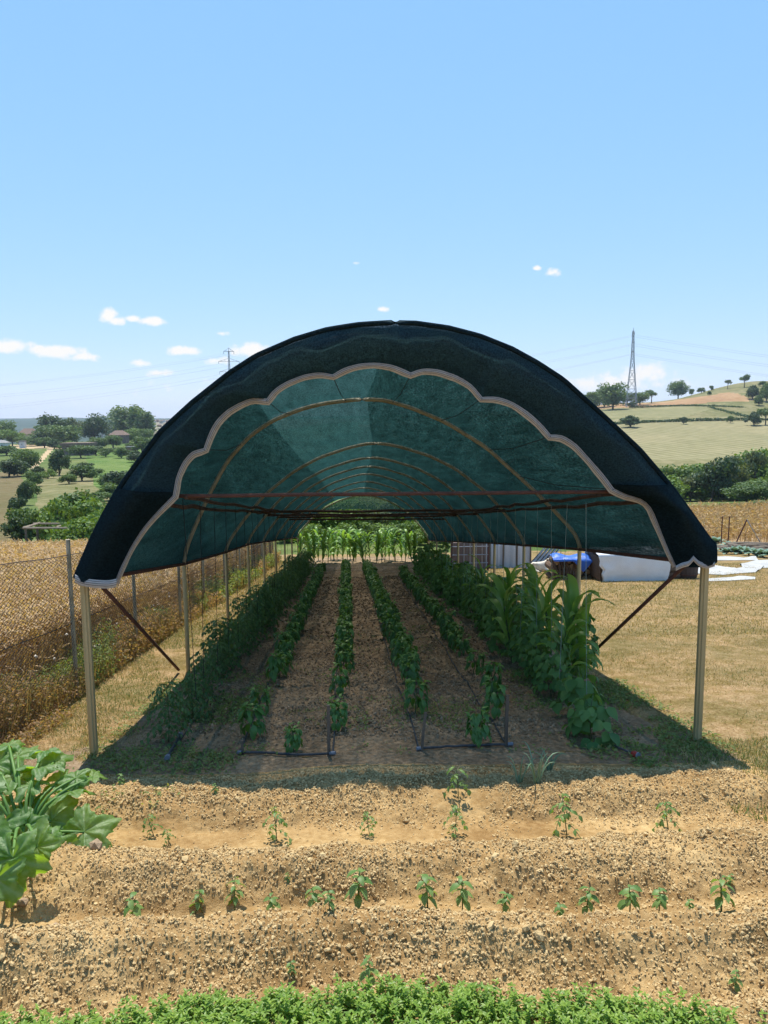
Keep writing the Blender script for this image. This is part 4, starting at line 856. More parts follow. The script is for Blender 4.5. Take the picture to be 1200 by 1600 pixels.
# ------------------------------------------------------------------ ground cover (uncountable)
def tris(mb, x, y, z, h, w, lean, m=0, az=None):
    n = len(x); a = rng.uniform(0, 6.28, n) if az is None else az; b = rng.uniform(0, 6.28, n); l_ = lean * rng.random(n) * h
    V = np.stack([np.stack([x - np.cos(a) * w, y - np.sin(a) * w, z], -1), np.stack([x + np.cos(a) * w, y + np.sin(a) * w, z], -1), np.stack([x + np.cos(b) * l_, y + np.sin(b) * l_, z + h], -1)], 1).reshape(-1, 3)
    mb.add(V, np.arange(3 * n).reshape(-1, 3), m)
def herb_strip():
    mb = MB(); n = 7500; x = rng.uniform(-2.7, 2.4, n); y = rng.uniform(2.05, 3.14, n)
    edge = 3.02 + (vn(x, y * 0, 2.2, 1) - .5) * .22 - sm(x, 1.0, 1.9) * .3; k = (y < edge) & (rng.random(n) < .8 + .2 * (vn(x, y, 5, 2) > .4)) & (rng.random(n) < 1 - .7 * sm(x, 1.2, 1.8)); x, y = x[k], y[k]; n = len(x)
    z = Gf(x, y); h = rng.uniform(.05, .115, n) * (.75 + .5 * vn(x, y, 3, 1)); ln = rnd((n, 2)) * .03
    for j in range(7):
        t = (j + 1) / 7.; p = np.stack([x + ln[:, 0] * t, y + ln[:, 1] * t, z + h * t], -1); a0 = rng.uniform(0, 3.14, n) + (j % 2) * 1.57
        for q in (0, 1, 2) if j == 6 else (0, 1):
            a = a0 + q * (3.14 if j < 6 else 2.1); d = np.stack([np.cos(a), np.sin(a), .15 + .5 * t + rnd(n) * .2], -1)
            mb.inst(*LM, p, d, np.array([0, 0, 1.]) + rnd((n, 3)) * .35, rng.uniform(.022, .038, n) * (1.15 - .45 * t), 0)
    sx_, = (np.arange(n),); tris(mb, x, y, z, h, .002, .1, 1)
    tag(mb.build('herb_patch', [M['mint'], M['stem']]), 'strip of bright green herb shoots along the bottom of the bed', 'herbs', kind='stuff')
herb_strip()
def lawn_grass():
    mb = MB()
    def put(n, a, b, c, d, hmin, hmax, w, m, test=None, g=Hf, lean=1.2):
        x = rng.uniform(a, b, n); y = rng.uniform(c, d, n)
        if test is not None: k = test(x, y); x, y = x[k], y[k]
        tris(mb, x, y, g(x, y) - .004, rng.uniform(hmin, hmax, len(x)), w, lean, m)
    gp = lambda x, y: rng.random(len(x)) < np.clip((vn(x, y, 1.2, 2) - .25) * 2.0, .12, 1)
    put(60000, 2.9, 8.5, 5.0, 13, .012, .045, .0035, 0, lambda x, y: (x > 3.3 - .4 * sm(y, 5.6, 6.6)) & (np.abs(x) < .62 * y) & gp(x, y))
    put(60000, 3.0, 16, 12, 27, .02, .06, .008, 0, lambda x, y: (np.abs(x) < .6 * y))
    put(9000, 2.9, 8, 4.7, 13, .02, .05, .0045, 1, lambda x, y: (rng.random(len(x)) < sm(vn(x, y, .9, 1), .45, .8)) & (x > 3.1))
    put(9000, 3.0, 16, 12, 27, .02, .06, .009, 1, lambda x, y: (vn(x, y, .5, 1) > .55))
    # left path
    put(26000, -3.4, -2.1, 5.2, 14, .012, .05, .0035, 0, lambda x, y: gp(x, y)); put(14000, -3.4, -2.0, 6.2, 14, .015, .05, .004, 1, lambda x, y: vn(x, y, 1.5, 1) > .42)
    put(16000, -3.3, -1.9, 14, 32, .02, .06, .008, 0); put(9000, -3.3, -1.9, 14, 32, .02, .06, .008, 1, lambda x, y: vn(x, y, 1.5, 1) > .4)
    put(5000, -5, -3.0, 4.2, 7.2, .02, .07, .004, 0); 
    # right edge of the bed
    put(7000, 2.4, 4.5, 4.0, 6.6, .02, .07, .004, 1, lambda x, y: (x > 2.75 + (vn(x, y, 2, 1) - .5) * .6))
    put(9000, 2.6, 5.0, 3.5, 6.6, .02, .06, .004, 0, lambda x, y: (x > 2.9 + (vn(x, y, 2, 1) - .5) * .5))
    tag(mb.build('dry_grass', [M['blade'], M['gblade']]), 'short dry mown grass either side of the tunnel', 'grass', kind='stuff')
    mb = MB()
    def tuft(n, a, b, c, d, thr, s0, s1, kk):
        x = rng.uniform(a, b, n); y = rng.uniform(c, d, n); k = rng.random(n) < sm(vn(x, y, 1.6, kk) * .6 + vn(x, y, 5.5, kk + 1) * .4, thr - .06, thr + .22) * sm(x, a, a + .35) * (1 - sm(x, b - .35, b)) * sm(y, c, c + .4) * (1 - sm(y, d - .6, d)); x, y = x[k], y[k]; n = len(x); z = Gf(x, y)
        mb.inst(*LM, np.stack([x, y, z + rng.uniform(.0, .025, n)], -1), np.concatenate([rnd((n, 2)), rng.uniform(0, .9, (n, 1))], 1), np.array([0, 0, 1.]) + rnd((n, 3)) * .4, rng.uniform(s0, s1, n), 0)
    tuft(15000, -2.5, -.9, 5.9, 10, .42, .02, .045, 1); tuft(12000, -1.4, 2.4, 6.2, 8.4, .52, .015, .04, 2); tuft(17000, 1.8, 3.4, 6.0, 10.5, .42, .02, .05, 3); tuft(9000, -2.2, 2.4, 8, 16, .62, .02, .045, 0); tuft(3500, 2.0, 3.3, 5.7, 6.6, .5, .02, .05, 1)
    tuft(2500, -2.6, -1.2, 3.8, 5.8, .6, .02, .04, 2)
    tag(mb.build('low_weeds', [M['greenweed']]), 'patches of low green weeds on the shaded soil', 'weeds', kind='stuff')
lawn_grass()
def wheat():
    mb = MB()
    def put(n, a, b, c, d, w, hs, xlim=.95):
        x = rng.uniform(a, b, n); y = rng.uniform(c, d, n); k = (x > -xlim * y - 1); x, y = x[k], y[k]; n = len(x); z = Hf(x, y); h = rng.uniform(.7, .98, n) * (.9 + .2 * vn(x, y, .5, 1))
        tris(mb, x, y, z, h, w, .18, 0)
        d = np.concatenate([rnd((n, 2)) * .7, rng.uniform(-.2, 1, (n, 1))], 1)
        mb.inst(*LW, np.stack([x, y, z + h - .03], -1), d, np.array([0, 0, 1.]) + rnd((n, 3)), np.stack([np.full(n, hs * 1.6), np.full(n, hs), np.full(n, hs)], -1), 0)
        k = n // 2; mb.inst(*LW, np.stack([x, y, z + h * rng.uniform(.25, .8, n)], -1)[:k], np.concatenate([rnd((k, 2)), rnd((k, 1)) * .8], 1), rand_dirs(k), np.full(k, hs * 1.7), 0)
    put(26000, -6.5, -3.75, 5, 13, .004, .10); put(30000, -12, -3.75, 10, 22, .007, .13); put(32000, -34, -3.75, 20, 36, .013, .2)
    tag(mb.build('wheat', M['wheat']), 'ripe golden wheat standing behind the chain link fence', 'wheat', kind='stuff')
    mb = MB()
    def wd(n, a, b, c, d, hmax, sz):
        x = rng.uniform(a, b, n); y = rng.uniform(c, d, n); cl_ = vn(x, y, 1.1, 1); h = hmax * (.35 + .65 * cl_) * rng.uniform(.7, 1.1, n); z = Hf(x, y)
        k = rng.random(n) < .4 + cl_ * .6; x, y, h, z, cl_ = x[k], y[k], h[k], z[k], cl_[k]; n = len(x)
        tris(mb, x, y, z, h, .004 * sz, .45, 0)
        for j in range(5):
            t = rng.uniform(.1, 1, n); g_ = (vn(x, y, .9, 2) > .5).astype(int)
            for q in (0, 1):
                s = g_ == q; mm_ = s.sum(); mb.inst(*LM, np.stack([x + rnd(n) * .05, y + rnd(n) * .05, z + h * t], -1)[s], np.concatenate([rnd((mm_, 2)), rnd((mm_, 1)) * .7], 1), rand_dirs(mm_), rng.uniform(.03, .06, mm_) * sz, q)
    wd(8500, -4.4, -3.2, 4.2, 9, .68, .75); wd(8500, -4.2, -3.2, 9, 17, .6, .9); wd(4000, -4.2, -3.1, 17, 32, .6, 1.6)
    wd(1800, -3.7, -3.0, 4.2, 8, .16, .8)
    nf = 170; xf = rng.uniform(-4.2, -3.3, nf); yf = 4.5 + 20 * rng.random(nf) ** 1.6; mb.inst(OV, OF, np.stack([xf, yf, Hf(xf, yf) + rng.uniform(.15, .75, nf)], -1), rand_dirs(nf), rand_dirs(nf), np.stack([np.full(nf, .02), np.full(nf, .02), np.full(nf, .008)], -1) * rng.uniform(.6, 1.3, (nf, 1)), 2)
    tag(mb.build('fence_weeds', [M['dryweed'], M['greenweed'], M['fur']]), 'tangle of dry and green weeds along the foot of the chain link fence', 'weeds', kind='stuff')
wheat()
def drycorn():
    mb = MB(); n = 17000; x = rng.uniform(8, 62, n); y = rng.uniform(38.5, 60, n); k = (x > .28 * y) & (x < .66 * y); x, y = x[k], y[k]; n = len(x); z = Hf(x, y); h = rng.uniform(.75, 1.1, n)
    tris(mb, x, y, z, h, .02, .15, 0)
    for j in range(4):
        mb.inst(*LW, np.stack([x, y, z + h * rng.uniform(.3, .95, n)], -1), np.concatenate([rnd((n, 2)), rnd((n, 1)) * .8], 1), rand_dirs(n), np.stack([np.full(n, .5), rng.uniform(.25, .42, n), np.full(n, .4)], -1), 0)
    tag(mb.build('dry_maize_crop', M['drycorn']), 'dry golden maize crop behind the wire fence on the right', 'dry maize', kind='stuff')
drycorn()

# ------------------------------------------------------------------ small things about the garden
def thing_mesh(mb, name, m, label, cat, group=None, smooth=False):
    o = mb.build(name, m, None, smooth); return tag(o, label, cat, group)
def pipe(pts, r, label, m='pvc'):
    P = []
    for (u, v) in pts: p = ghit(u, v); P.append((p[0], p[1], p[2] + r + .006))
    P = np.array(resample(P, 14)); P[:, 2] = Gf(P[:, 0], P[:, 1]) + r + .008; mb = MB(); mb.tube(P, r, 8)
    e = empty('drip_pipe', tuple(P[0]), label, 'pipe'); mb.build('tube', M[m], e, True, off=tuple(P[0]))
    for q in (0, -1): mb = MB(); t = P[1] - P[0]; t /= np.linalg.norm(t); mb.tube([P[q] - t * .025, P[q] + t * .025], r * 1.5, 8); mb.build('fitting', M['greyplastic'], e, off=tuple(P[0]))
pipe([(374, 1180), (450, 1184), (520, 1182)], .012, 'black drip pipe lying across the left end of the pepper rows')
pipe([(655, 1174), (720, 1171), (797, 1168)], .012, 'grey drip pipe lying across the right end of the pepper rows')
pipe([(262, 1190), (272, 1172), (282, 1155)], .016, 'short black pipe poking from the tomato row')
def drip(a, b, label):
    A, B = hit(*a), hit(*b); n = 60; x = np.linspace(A[0], B[0], n) + (vn(np.arange(n), 0 * np.arange(n), .3, 1) - .5) * .04; y = np.linspace(A[1], B[1], n); z = Gf(x, y) + .012; mb = MB(); mb.tube(np.stack([x, y, z], -1), .008, 6); thing_mesh(mb, 'drip_line', M['pvc'], label, 'drip line', 'drip lines along the rows', True)
for a, b, lb in [((374, 1180), (498, 896), 'black drip line along the leftmost pepper row'), ((520, 1182), (536, 893), 'black drip line along the middle pepper row'), ((655, 1174), (568, 893), 'black drip line along the third pepper row'), ((792, 1168), (622, 903), 'black drip line along the rightmost pepper row'), ((272, 1172), (474, 900), 'black drip line along the tomato row')]: drip(a, b, lb)
def stake(u, v, ut, vt, label, w=.02):
    b = ghit(u, v); t = at(ut, vt, b[1] - .01); mb = MB(); P = [b - np.array([0, 0, .08]), (b + t) / 2, t]; mb.tube(P, [w, w * .97, w * .9], 4, twist=.78); thing_mesh(mb, 'stake', M['stakewood'], label, 'stake')
stake(379, 1179, 378, 1157, 'short brown stake at the left end of the left pipe', .017); stake(514, 1182, 513, 1102, 'tall grey stake at the right end of the left pipe'); stake(658, 1174, 665, 1113, 'leaning grey stake at the left end of the right pipe', .017); stake(790, 1168, 793, 1086, 'tall brown stake at the right end of the right pipe')
def hose_cap():
    a = ghit(960, 1172); b = ghit(988, 1181); e = empty('hose', tuple(a), 'black hose end with a red cap on the soil by the front bean', 'hose'); mb = MB(); mb.tube([a + [0, 0, .02], (a + b) / 2 + [0, 0, .022], b + [0, 0, .025]], .011, 8); mb.build('tube', M['pvc'], e, True, off=tuple(a))
    mb = MB(); d = (b - a) / np.linalg.norm(b - a); mb.tube([b + [0, 0, .025], b + [0, 0, .025] + d * .02, b + [0, 0, .025] + d * .05], [.022, .028, .028], 10); mb.build('cap', M['red'], e, off=tuple(a))
    mb = MB(); mb.tube([b + [0, 0, .025] + d * .05, b + [0, 0, .025] + d * .065], .027, 10); mb.build('cap_ring', M['greyplastic'], e, off=tuple(a))
hose_cap()
def rock(u, v, s, label):
    p = ghit(u, v); mb = MB(); tv = IV * rng.uniform(.75, 1.15, (12, 1)) * np.array([1, .8, .75]) * s; mb.add(tv + p + [0, 0, s * .35], IF); thing_mesh(mb, 'stone', M['stone'], label, 'stone')
rock(152, 1352, .05, 'reddish angular stone in the shade of the marrow leaf'); rock(88, 1478, .035, 'rounded clod coloured stone at the lower left'); rock(37, 1418, .04, 'pale stone below the marrow plant'); rock(128, 1236, .03, 'small pale stone at the shadow edge near the marrow')
# ------------------------------------------------------------------ yard things on the right
def E(u, v, name, label, cat, dz=0): p = hit(u, v); return p, empty(name, (p[0], p[1], p[2] + dz), label, cat)
def wood_pile():
    p, q = hit(858, 903), hit(938, 906); y = (p[1] + q[1]) / 2; pxm = (q[0] - p[0]) / 80.; c = np.array([(p[0] + q[0]) / 2, y, min(p[2], q[2])])
    e = empty('wood_pile', tuple(c), 'stack of dark firewood logs under a blue tarpaulin in the yard', 'wood pile'); Wd = (q[0] - p[0]) + 12 * pxm; Ht = 40 * pxm; r0 = .095
    z = r0
    row_ = 0; logs = 0
    while z < Ht:
        x = -Wd / 2 + r0 * (1 + row_ % 2)
        while x < Wd / 2 - r0:
            r = r0 * rng.uniform(.75, 1.12); o = np.array([x + rnd(1)[0] * .02, -rng.uniform(0, .1), z + rnd(1)[0] * .015])
            if logs < 96:
                mb = MB(); mb.tube([o, o + [0, .62, rnd(1)[0] * .02]], r, 9, 0, cap=False); mb.add(np.stack([o[0] + np.cos(np.arange(9) / 9 * 6.283) * r * .99, np.full(9, o[1] + .001), o[2] + np.sin(np.arange(9) / 9 * 6.283) * r * .99], -1), [list(range(9))], 1)
                mb.build('log', [M['log'], M['logend']], e); logs += 1
            x += r0 * 1.95
        z += r0 * 1.72; row_ += 1
    for k in range(7):     # upright poles leaning on the front
        x = -Wd / 2 + (k + .3) * Wd * .07; mb = MB(); mb.tube([(x, -.28, 0), (x + .03, -.15, Ht * .5), (x + .08 * rnd(1)[0], -.04, Ht * rng.uniform(.85, 1.02))], .035, 6); mb.build('pole', M['log'], e)
    # tarp
    xs = np.linspace(-Wd * .46, Wd * .46, 34); ys = np.linspace(-.25, .3, 12); P = []
    for yy in ys:
        P.append([(x_, yy, Ht + .10 + (vn(np.array([x_]), np.array([yy]), 2.6, 1)[0] - .5) * .16 - (.0 if yy > -.1 else .04)) for x_ in xs])
    fr = []
    for t in (1, .66, .33):
        fr.append([(x_, -.27 - .03 * t, Ht + .06 - t * (.06 + .36 * max(0, 1 - abs((x_ - .12 * Wd) / (Wd * .2)) ) * (1.0)) + (vn(np.array([x_]), np.array([t]), 4, 2)[0] - .5) * .06) for x_ in xs])
    mb = MB(); mb.grid(np.array(fr + P)); o = mb.build('tarpaulin', M['blue'], None, True, off=tuple(np.zeros(3))); o.location = tuple(c); tag(o, 'crumpled bright blue tarpaulin draped over the firewood stack', 'tarpaulin')
wood_pile()
def white_block():
    a, b = hit(937, 910), hit(1056, 910); y = a[1] + .1; w = b[0] - a[0]; pxm = w / 119; h = 46 * pxm; c = np.array([(a[0] + b[0]) / 2, y, min(a[2], b[2]) - .02])
    xs = np.linspace(-w / 2, w / 2, 40); pts = []
    rows = []
    for t in np.linspace(0, 1, 14):
        rows.append([(x_ + (vn(np.array([t * 3.]), np.array([x_]), 2, 1)[0] - .5) * .12 + (.13 * (1 - t) if x_ < 0 else 0) * (1 if x_ < -w * .45 else 0), -.03 * math.sin(t * 3.1) + (vn(np.array([x_]), np.array([t]), 3, 1)[0] - .5) * .05, h * t) for x_ in xs])
    for yy in (.3, .8, 1.3): rows.append([(x_, yy, h + .01 + (vn(np.array([x_]), np.array([yy]), 1, 1)[0] - .5) * .02) for x_ in xs])
    for t in (1, .0): rows.append([(x_, 1.35, h * t - .1) for x_ in xs])
    e = empty('covered_stack', tuple(c), 'long low stack wrapped in white plastic sheet behind the right brace', 'covered stack')
    mb = MB(); mb.grid(np.array(rows)); mb.build('plastic_sheet', M['cleanwhite'], e, True)
    mb = MB(); mb.box((0, .68, h * .45), (w - .12, 1.2, h * .86)); mb.build('stack', M['log'], e)
white_block()
def shed():
    a, b = hit(722, 889), hit(845, 893); w = b[0] - a[0]; pxm = w / 123; h = 47 * pxm; e = empty('film_shelter', tuple(a), 'low shelter with white plastic film wall behind the beans', 'shelter')
    xs = np.linspace(0, w, 36); mb = MB(); rows = [[(x_, .04 * math.sin(x_ * 9) + .02 * math.sin(x_ * 23), h * t) for x_ in xs] for t in np.linspace(0, 1, 8)]; rows += [[(x_, .6 * k, h + .12 * math.sin(min(1, k / 4.) * 3.14)) for x_ in xs] for k in (1, 2, 3, 4)]; rows += [[(x_, 2.42, 0) for x_ in xs]]
    mb.grid(np.array(rows)); mb.build('film_wall', M['whiteplaster'], e, True)
    for k in range(6): mb = MB(); mb.tube([(w * k / 5, -.06, 0), (w * k / 5, -.06, h * .5), (w * k / 5, -.06, h + .05)], .03, 6); mb.build('post', M['stakewood'], e)
shed()
def sticks():
    a, b = hit(816, 892), hit(842, 890)
    e = empty('pipe_stack', tuple(a), 'bundle of slanting dark rods leaning on the white film wall', 'rods')
    w = b[0] - a[0]
    for k in range(14): x = w * (k / 14.); mb = MB(); mb.tube([(x - .1, -.35 - .03 * k % .1, 0.02), (x + .35, -.25, .45), (x + .75, -.14, .85 + .05 * (k % 3))], .022, 6); mb.build('rod', M['steel' if k % 3 else 'pvc'], e)
sticks()
def cage():
    a = hit(706, 893); e = empty('wire_cage', tuple(a), 'metal wire cage with brown posts behind the bean row', 'cage'); w, h = 1.25, 1.15
    for k in range(7): mb = MB(); x = w * k / 6; mb.tube([(x, 0, 0), (x, 0, h / 2), (x, 0, h)], .014 if k % 6 else .03, 5); mb.build('bar', M['steel' if k % 6 else 'rust'], e)
    for k in range(5): mb = MB(); z = h * k / 4; mb.tube([(0, -.02, z), (w / 2, -.02, z), (w, -.02, z)], .012, 5); mb.build('rail', M['steel'], e)
    mb = MB(); mb.box((w / 2, .5, h * .45), (w * .9, .8, h * .8)); mb.build('inner_box', M['darkwall'], e)
    a = hit(852, 880); e = empty('metal_rack', tuple(a), 'light metal rack frame beside the firewood', 'rack')
    for x in (0, .3, .6): mb = MB(); mb.tube([(x, 0, 0), (x, 0, .45), (x, 0, .95)], .015, 5); mb.build('upright', M['steel'], e)
    for z in (.3, .6, .92): mb = MB(); mb.tube([(0, -.015, z), (.3, -.015, z), (.6, -.015, z)], .013, 5); mb.build('shelf', M['white' if z == .6 else 'steel'], e)
cage()
def dog():
    p = hit(844, 893); s = .9; e = empty('dog', tuple(p), 'white dog lying on the grass beside the firewood stack with its head raised', 'dog', rz=0)
    me = bpy.data.meshes.new('body'); o = bpy.data.objects.new('body', me); COL.objects.link(o); o.parent = e; me.materials.append(M['fur'])
    J = [((-.30, 0, .17), .13), ((-.12, 0, .19), .145), ((.08, 0, .20), .14), ((.20, -.02, .27), .095), ((.27, -.04, .36), .085), ((.36, -.08, .36), .05), ((.42, -.10, .34), .032),
         ((-.34, -.14, .12), .085), ((-.20, -.24, .06), .05), ((-.08, -.28, .04), .035), ((.12, -.12, .10), .06), ((.26, -.20, .045), .038), ((.40, -.24, .03), .032), ((.14, .12, .08), .05), ((.30, .12, .04), .035), ((-.44, .05, .10), .04), ((-.56, -.04, .05), .025), ((.24, -.10, .43), .028), ((.25, .02, .43), .028)]
    Ed = [(0, 1), (1, 2), (2, 3), (3, 4), (4, 5), (5, 6), (0, 7), (7, 8), (8, 9), (2, 10), (10, 11), (11, 12), (2, 13), (13, 14), (0, 15), (15, 16), (4, 17), (4, 18)]
    me.from_pydata([j[0] for j in J], Ed, []); md = o.modifiers.new('skin', 'SKIN'); 
    bpy.context.view_layer.update()
    for v_, j in zip(me.skin_vertices[0].data if me.skin_vertices else [], J): v_.radius = (j[1], j[1])
    if me.skin_vertices: me.skin_vertices[0].data[1].use_root = True
    o.modifiers.new('sub', 'SUBSURF').levels = 1; o.modifiers['sub'].render_levels = 2
    for (x, y, z, r, nm) in [(.30, -.125, .385, .018, 'eye'), (.455, -.11, .35, .02, 'nose')]: mb = MB(); mb.add(IV * r + [x, y, z], IF); mb.build(nm, M['black'], e)
    mb = MB(); mb.add(IV * np.array([.05, .02, .05]) + [.22, -.105, .40], IF); mb.build('ear_patch', M['log'], e)
dog()
def yard_sheets():
    def sheet(poly, label, m='white', thick=.05):
        u = [q[0] for q in poly]; pts = [hit(*q) for q in poly]; c = np.mean(pts, 0); mb = MB(); n = len(pts)
        half = n // 2; up = resample(np.array(pts[:half]), 26); lo = resample(np.array(pts[half:][::-1]), 26); rows = []
        for t in np.linspace(0, 1, 15): P = up * (1 - t) + lo * t; P[:, 2] = Hf(P[:, 0], P[:, 1]) + thick * (.3 + 3.2 * math.sin(math.pi * t) * vn(P[:, 0], P[:, 1], 2.3, 1) ** 2); rows.append(P)
        mb.grid(np.array(rows)); o = mb.build('ground_sheet', M[m], None, True); tag(o, label, 'sheet')
    sheet([(1030, 871), (1120, 870), (1178, 873), (1185, 876), (1120, 876), (1030, 878)], 'thin far strip of white sheet below the cabbages')
    sheet([(1030, 884), (1120, 884), (1150, 890), (1195, 886), (1180, 895), (1130, 899), (1060, 895), (1030, 892)], 'wide bright white sheet spread on the ground right of the tunnel')
    sheet([(1155, 882), (1180, 876), (1240, 874), (1240, 882), (1200, 888), (1160, 888)], 'crumpled white sheet at the right edge above the wide one')
    sheet([(1100, 905), (1150, 902), (1180, 903), (1180, 906), (1140, 908), (1100, 909)], 'narrow pale strip of sheet nearest the lawn')
    p = hit(1079, 905); e = empty('drum', tuple(p), 'squat brown wooden drum beside the white sheets', 'drum'); mb = MB(); r = .33; mb.tube([(0, r, 0), (0, r, .12), (0, r, .3), (0, r, .5), (0, r, .62)], [r * .92, r, r * 1.03, r, r * .9], 18); mb.build('body', M['drum'], e)
    for z in (.1, .5): mb = MB(); mb.tube([(0, r, z), (0, r, z + .03)], r * 1.04, 18); mb.build('hoop', M['rust'], e)
    p = hit(1052, 905); e = empty('crate', tuple(p), 'dark crate in the shade left of the brown drum', 'crate'); mb = MB(); mb.box((0, .3, .28), (.55, .5, .56)); mb.build('body', M['log'], e)
    for z in (.12, .3, .48): mb = MB(); mb.box((0, .035, z), (.6, .03, .1)); mb.build('slat', M['stakewood'], e)
    p = hit(1175, 862); e = empty('plank_heap', tuple(p), 'heap of grey weathered branches and planks by the right fence', 'plank heap')
    for k in range(16):
        z = .08 + .055 * (k // 3); x = -.4 + rnd(1)[0] * .4; mb = MB(); L_ = rng.uniform(1.2, 2.1); a = rnd(1)[0] * .12; P = [(x - L_ * .5, rnd(1)[0] * .3, z - a * .3), (x, rnd(1)[0] * .3, z + .05), (x + L_, rnd(1)[0] * .3, z + a)]; mb.tube(P, rng.uniform(.03, .06), 6); mb.build('plank', M['plank'], e)
yard_sheets()
def cabbages():
    me = None
    def mk(seed):
        mb = MB(); n = 16; a = np.arange(n) * 2.4; t = np.arange(n) / n; el_ = .15 + 1.1 * t; d = np.stack([np.cos(a) * np.cos(el_), np.sin(a) * np.cos(el_), np.sin(el_)], -1)
        mb.inst(*LB, d * .05 + [0, 0, .08], d, np.array([0, 0, 1.]) - d * .3, .34 - .12 * t, 0); return mb.mesh('foliage', M['cabbage'], True)
    meshes = [mk(k) for k in range(3)]; sm_ = MB(); sm_.tube([(0, 0, -.02), (0, 0, .06), (0, 0, .14)], .03, 6); stm = sm_.mesh('stem', M['stem'])
    for k, (u, v, s) in enumerate([(1118, 852, 1.5), (1126, 862, 1.2), (1140, 859, 1.4), (1135, 866, 1.0), (1148, 866, 1.2), (1158, 865, 1.2), (1164, 861, 1.1), (1170, 868, 1.2), (1182, 870, 1.2), (1192, 871, 1.2), (1204, 872, 1.2), (1112, 866, 1.2)]):
        p = hit(u, v); e = empty('cabbage', tuple(p), 'grey green cabbage, %s in the row under the right fence' % ORD[k], 'cabbage', 'cabbages under the right fence', rng.uniform(0, 6), s); link('foliage', meshes[k % 3], e); link('stem', stm, e)
cabbages()

# ------------------------------------------------------------------ trees
LQ = (np.array([(-.5, 0, 0), (0, -.55, .08), (.5, 0, 0), (0, .55, .08)]), np.array([(0, 1, 2, 3)]))
def tree_mesh(seed, w=1., h=1., trunk=.25, n=2600, ls=.06, lobes=14, shape='round', fol='oak', limbs=7):
    """unit tree: total height h, crown width w"""
    r_ = np.random.default_rng(seed); cz = trunk + (h - trunk) * .5; rz = (h - trunk) * .5; C = []; 
    for k in range(lobes):
        d = r_.normal(size=3); d /= np.linalg.norm(d); f = r_.uniform(.35, .78) if k else 0
        if shape == 'poplar': c = np.array([d[0] * w * .22, d[1] * w * .22, trunk + (h - trunk) * ((k + .5) / lobes)]); rr = w * r_.uniform(.2, .34) * (1.1 - .6 * abs((k + .5) / lobes - .4))
        else: c = np.array([d[0] * w * .5 * f, d[1] * w * .5 * f, cz + d[2] * rz * f]); rr = min(w, (h - trunk)) * r_.uniform(.13, .31)
        if shape == 'bush': c[2] = max(c[2], rr * .6)
        C.append((c, rr))
    wts = np.array([c[1] ** 2 for c in C]); pick = r_.choice(len(C), n, p=wts / wts.sum()); d = r_.normal(size=(n, 3)); d /= np.linalg.norm(d, axis=1)[:, None]
    rad = np.array([C[i][1] for i in pick]); cen_ = np.array([C[i][0] for i in pick]); q = r_.random(n) ** .45
    pos = cen_ + d * np.stack([rad, rad, rad * (.8 if shape != 'poplar' else 1.5)], -1) * (q * 1.08 * (1 + (r_.random(n) < .12) * r_.random(n) * .35))[:, None]
    pos[:, 2] = np.maximum(pos[:, 2], .03)
    nr = d + r_.normal(size=(n, 3)) * .55; dr = r_.normal(size=(n, 3))
    lf = MB(); lf.inst(LQ[0], LQ[1], pos, dr, nr, ls * r_.uniform(.6, 1.35, n)); cr = lf.mesh('crown', M[fol])
    st = MB(); tr = .028 * max(w, .5)
    st.tube([(0, 0, -.04), (.01 * w, 0, trunk * .6), (-.01 * w, .01 * w, trunk + (h - trunk) * .35), (0, 0, trunk + (h - trunk) * .75)], [tr * 1.3, tr, tr * .7, tr * .2], 7)
    for k in range(limbs):
        c, rr = C[(k * 2 + 1) % len(C)]; z0 = min(trunk * .9 + (h - trunk) * .3 * r_.random(), c[2]); st.tube([(0, 0, z0), c * .5 + np.array([0, 0, z0 * .5]), c], [tr * .55, tr * .35, tr * .12], 5)
    return cr, st.mesh('trunk', M['bark'], True)
TR = {}
for k in range(3): TR['oak%d' % k] = tree_mesh(20 + k, 1.0, 1., .08, 3800, .052, 20, fol='oak')
for k in range(3): TR['lime%d' % k] = tree_mesh(30 + k, .9, 1., .08, 3800, .052, 16, fol='lime')
for k in range(2): TR['dark%d' % k] = tree_mesh(40 + k, .95, 1., .07, 3400, .055, 15, fol='dark')
for k in range(2): TR['olive%d' % k] = tree_mesh(50 + k, 1.1, 1., .14, 2600, .055, 13, fol='olive')
for k in range(2): TR['poplar%d' % k] = tree_mesh(60 + k, .55, 1., .12, 2600, .045, 11, 'poplar', fol='poplar')
for k in range(2): TR['bush%d' % k] = tree_mesh(70 + k, 1.35, 1., .04, 2600, .075, 12, 'bush', fol='oak')
for k in range(2): TR['limebush%d' % k] = tree_mesh(80 + k, 1.35, 1., .04, 3400, .065, 14, 'bush', fol='lime')
for k in range(2): TR['darkbush%d' % k] = tree_mesh(90 + k, 1.35, 1., .04, 2600, .075, 12, 'bush', fol='dark')
TR['airy0'] = tree_mesh(95, .9, 1., .4, 900, .06, 9, fol='oak'); TR['airy1'] = tree_mesh(96, .8, 1., .4, 800, .06, 8, fol='olive')
WN = dict(oak=1.0, lime=.9, dark=.95, olive=1.1, poplar=.55, bush=1.35, limebush=1.35, darkbush=1.35, airy=.85)
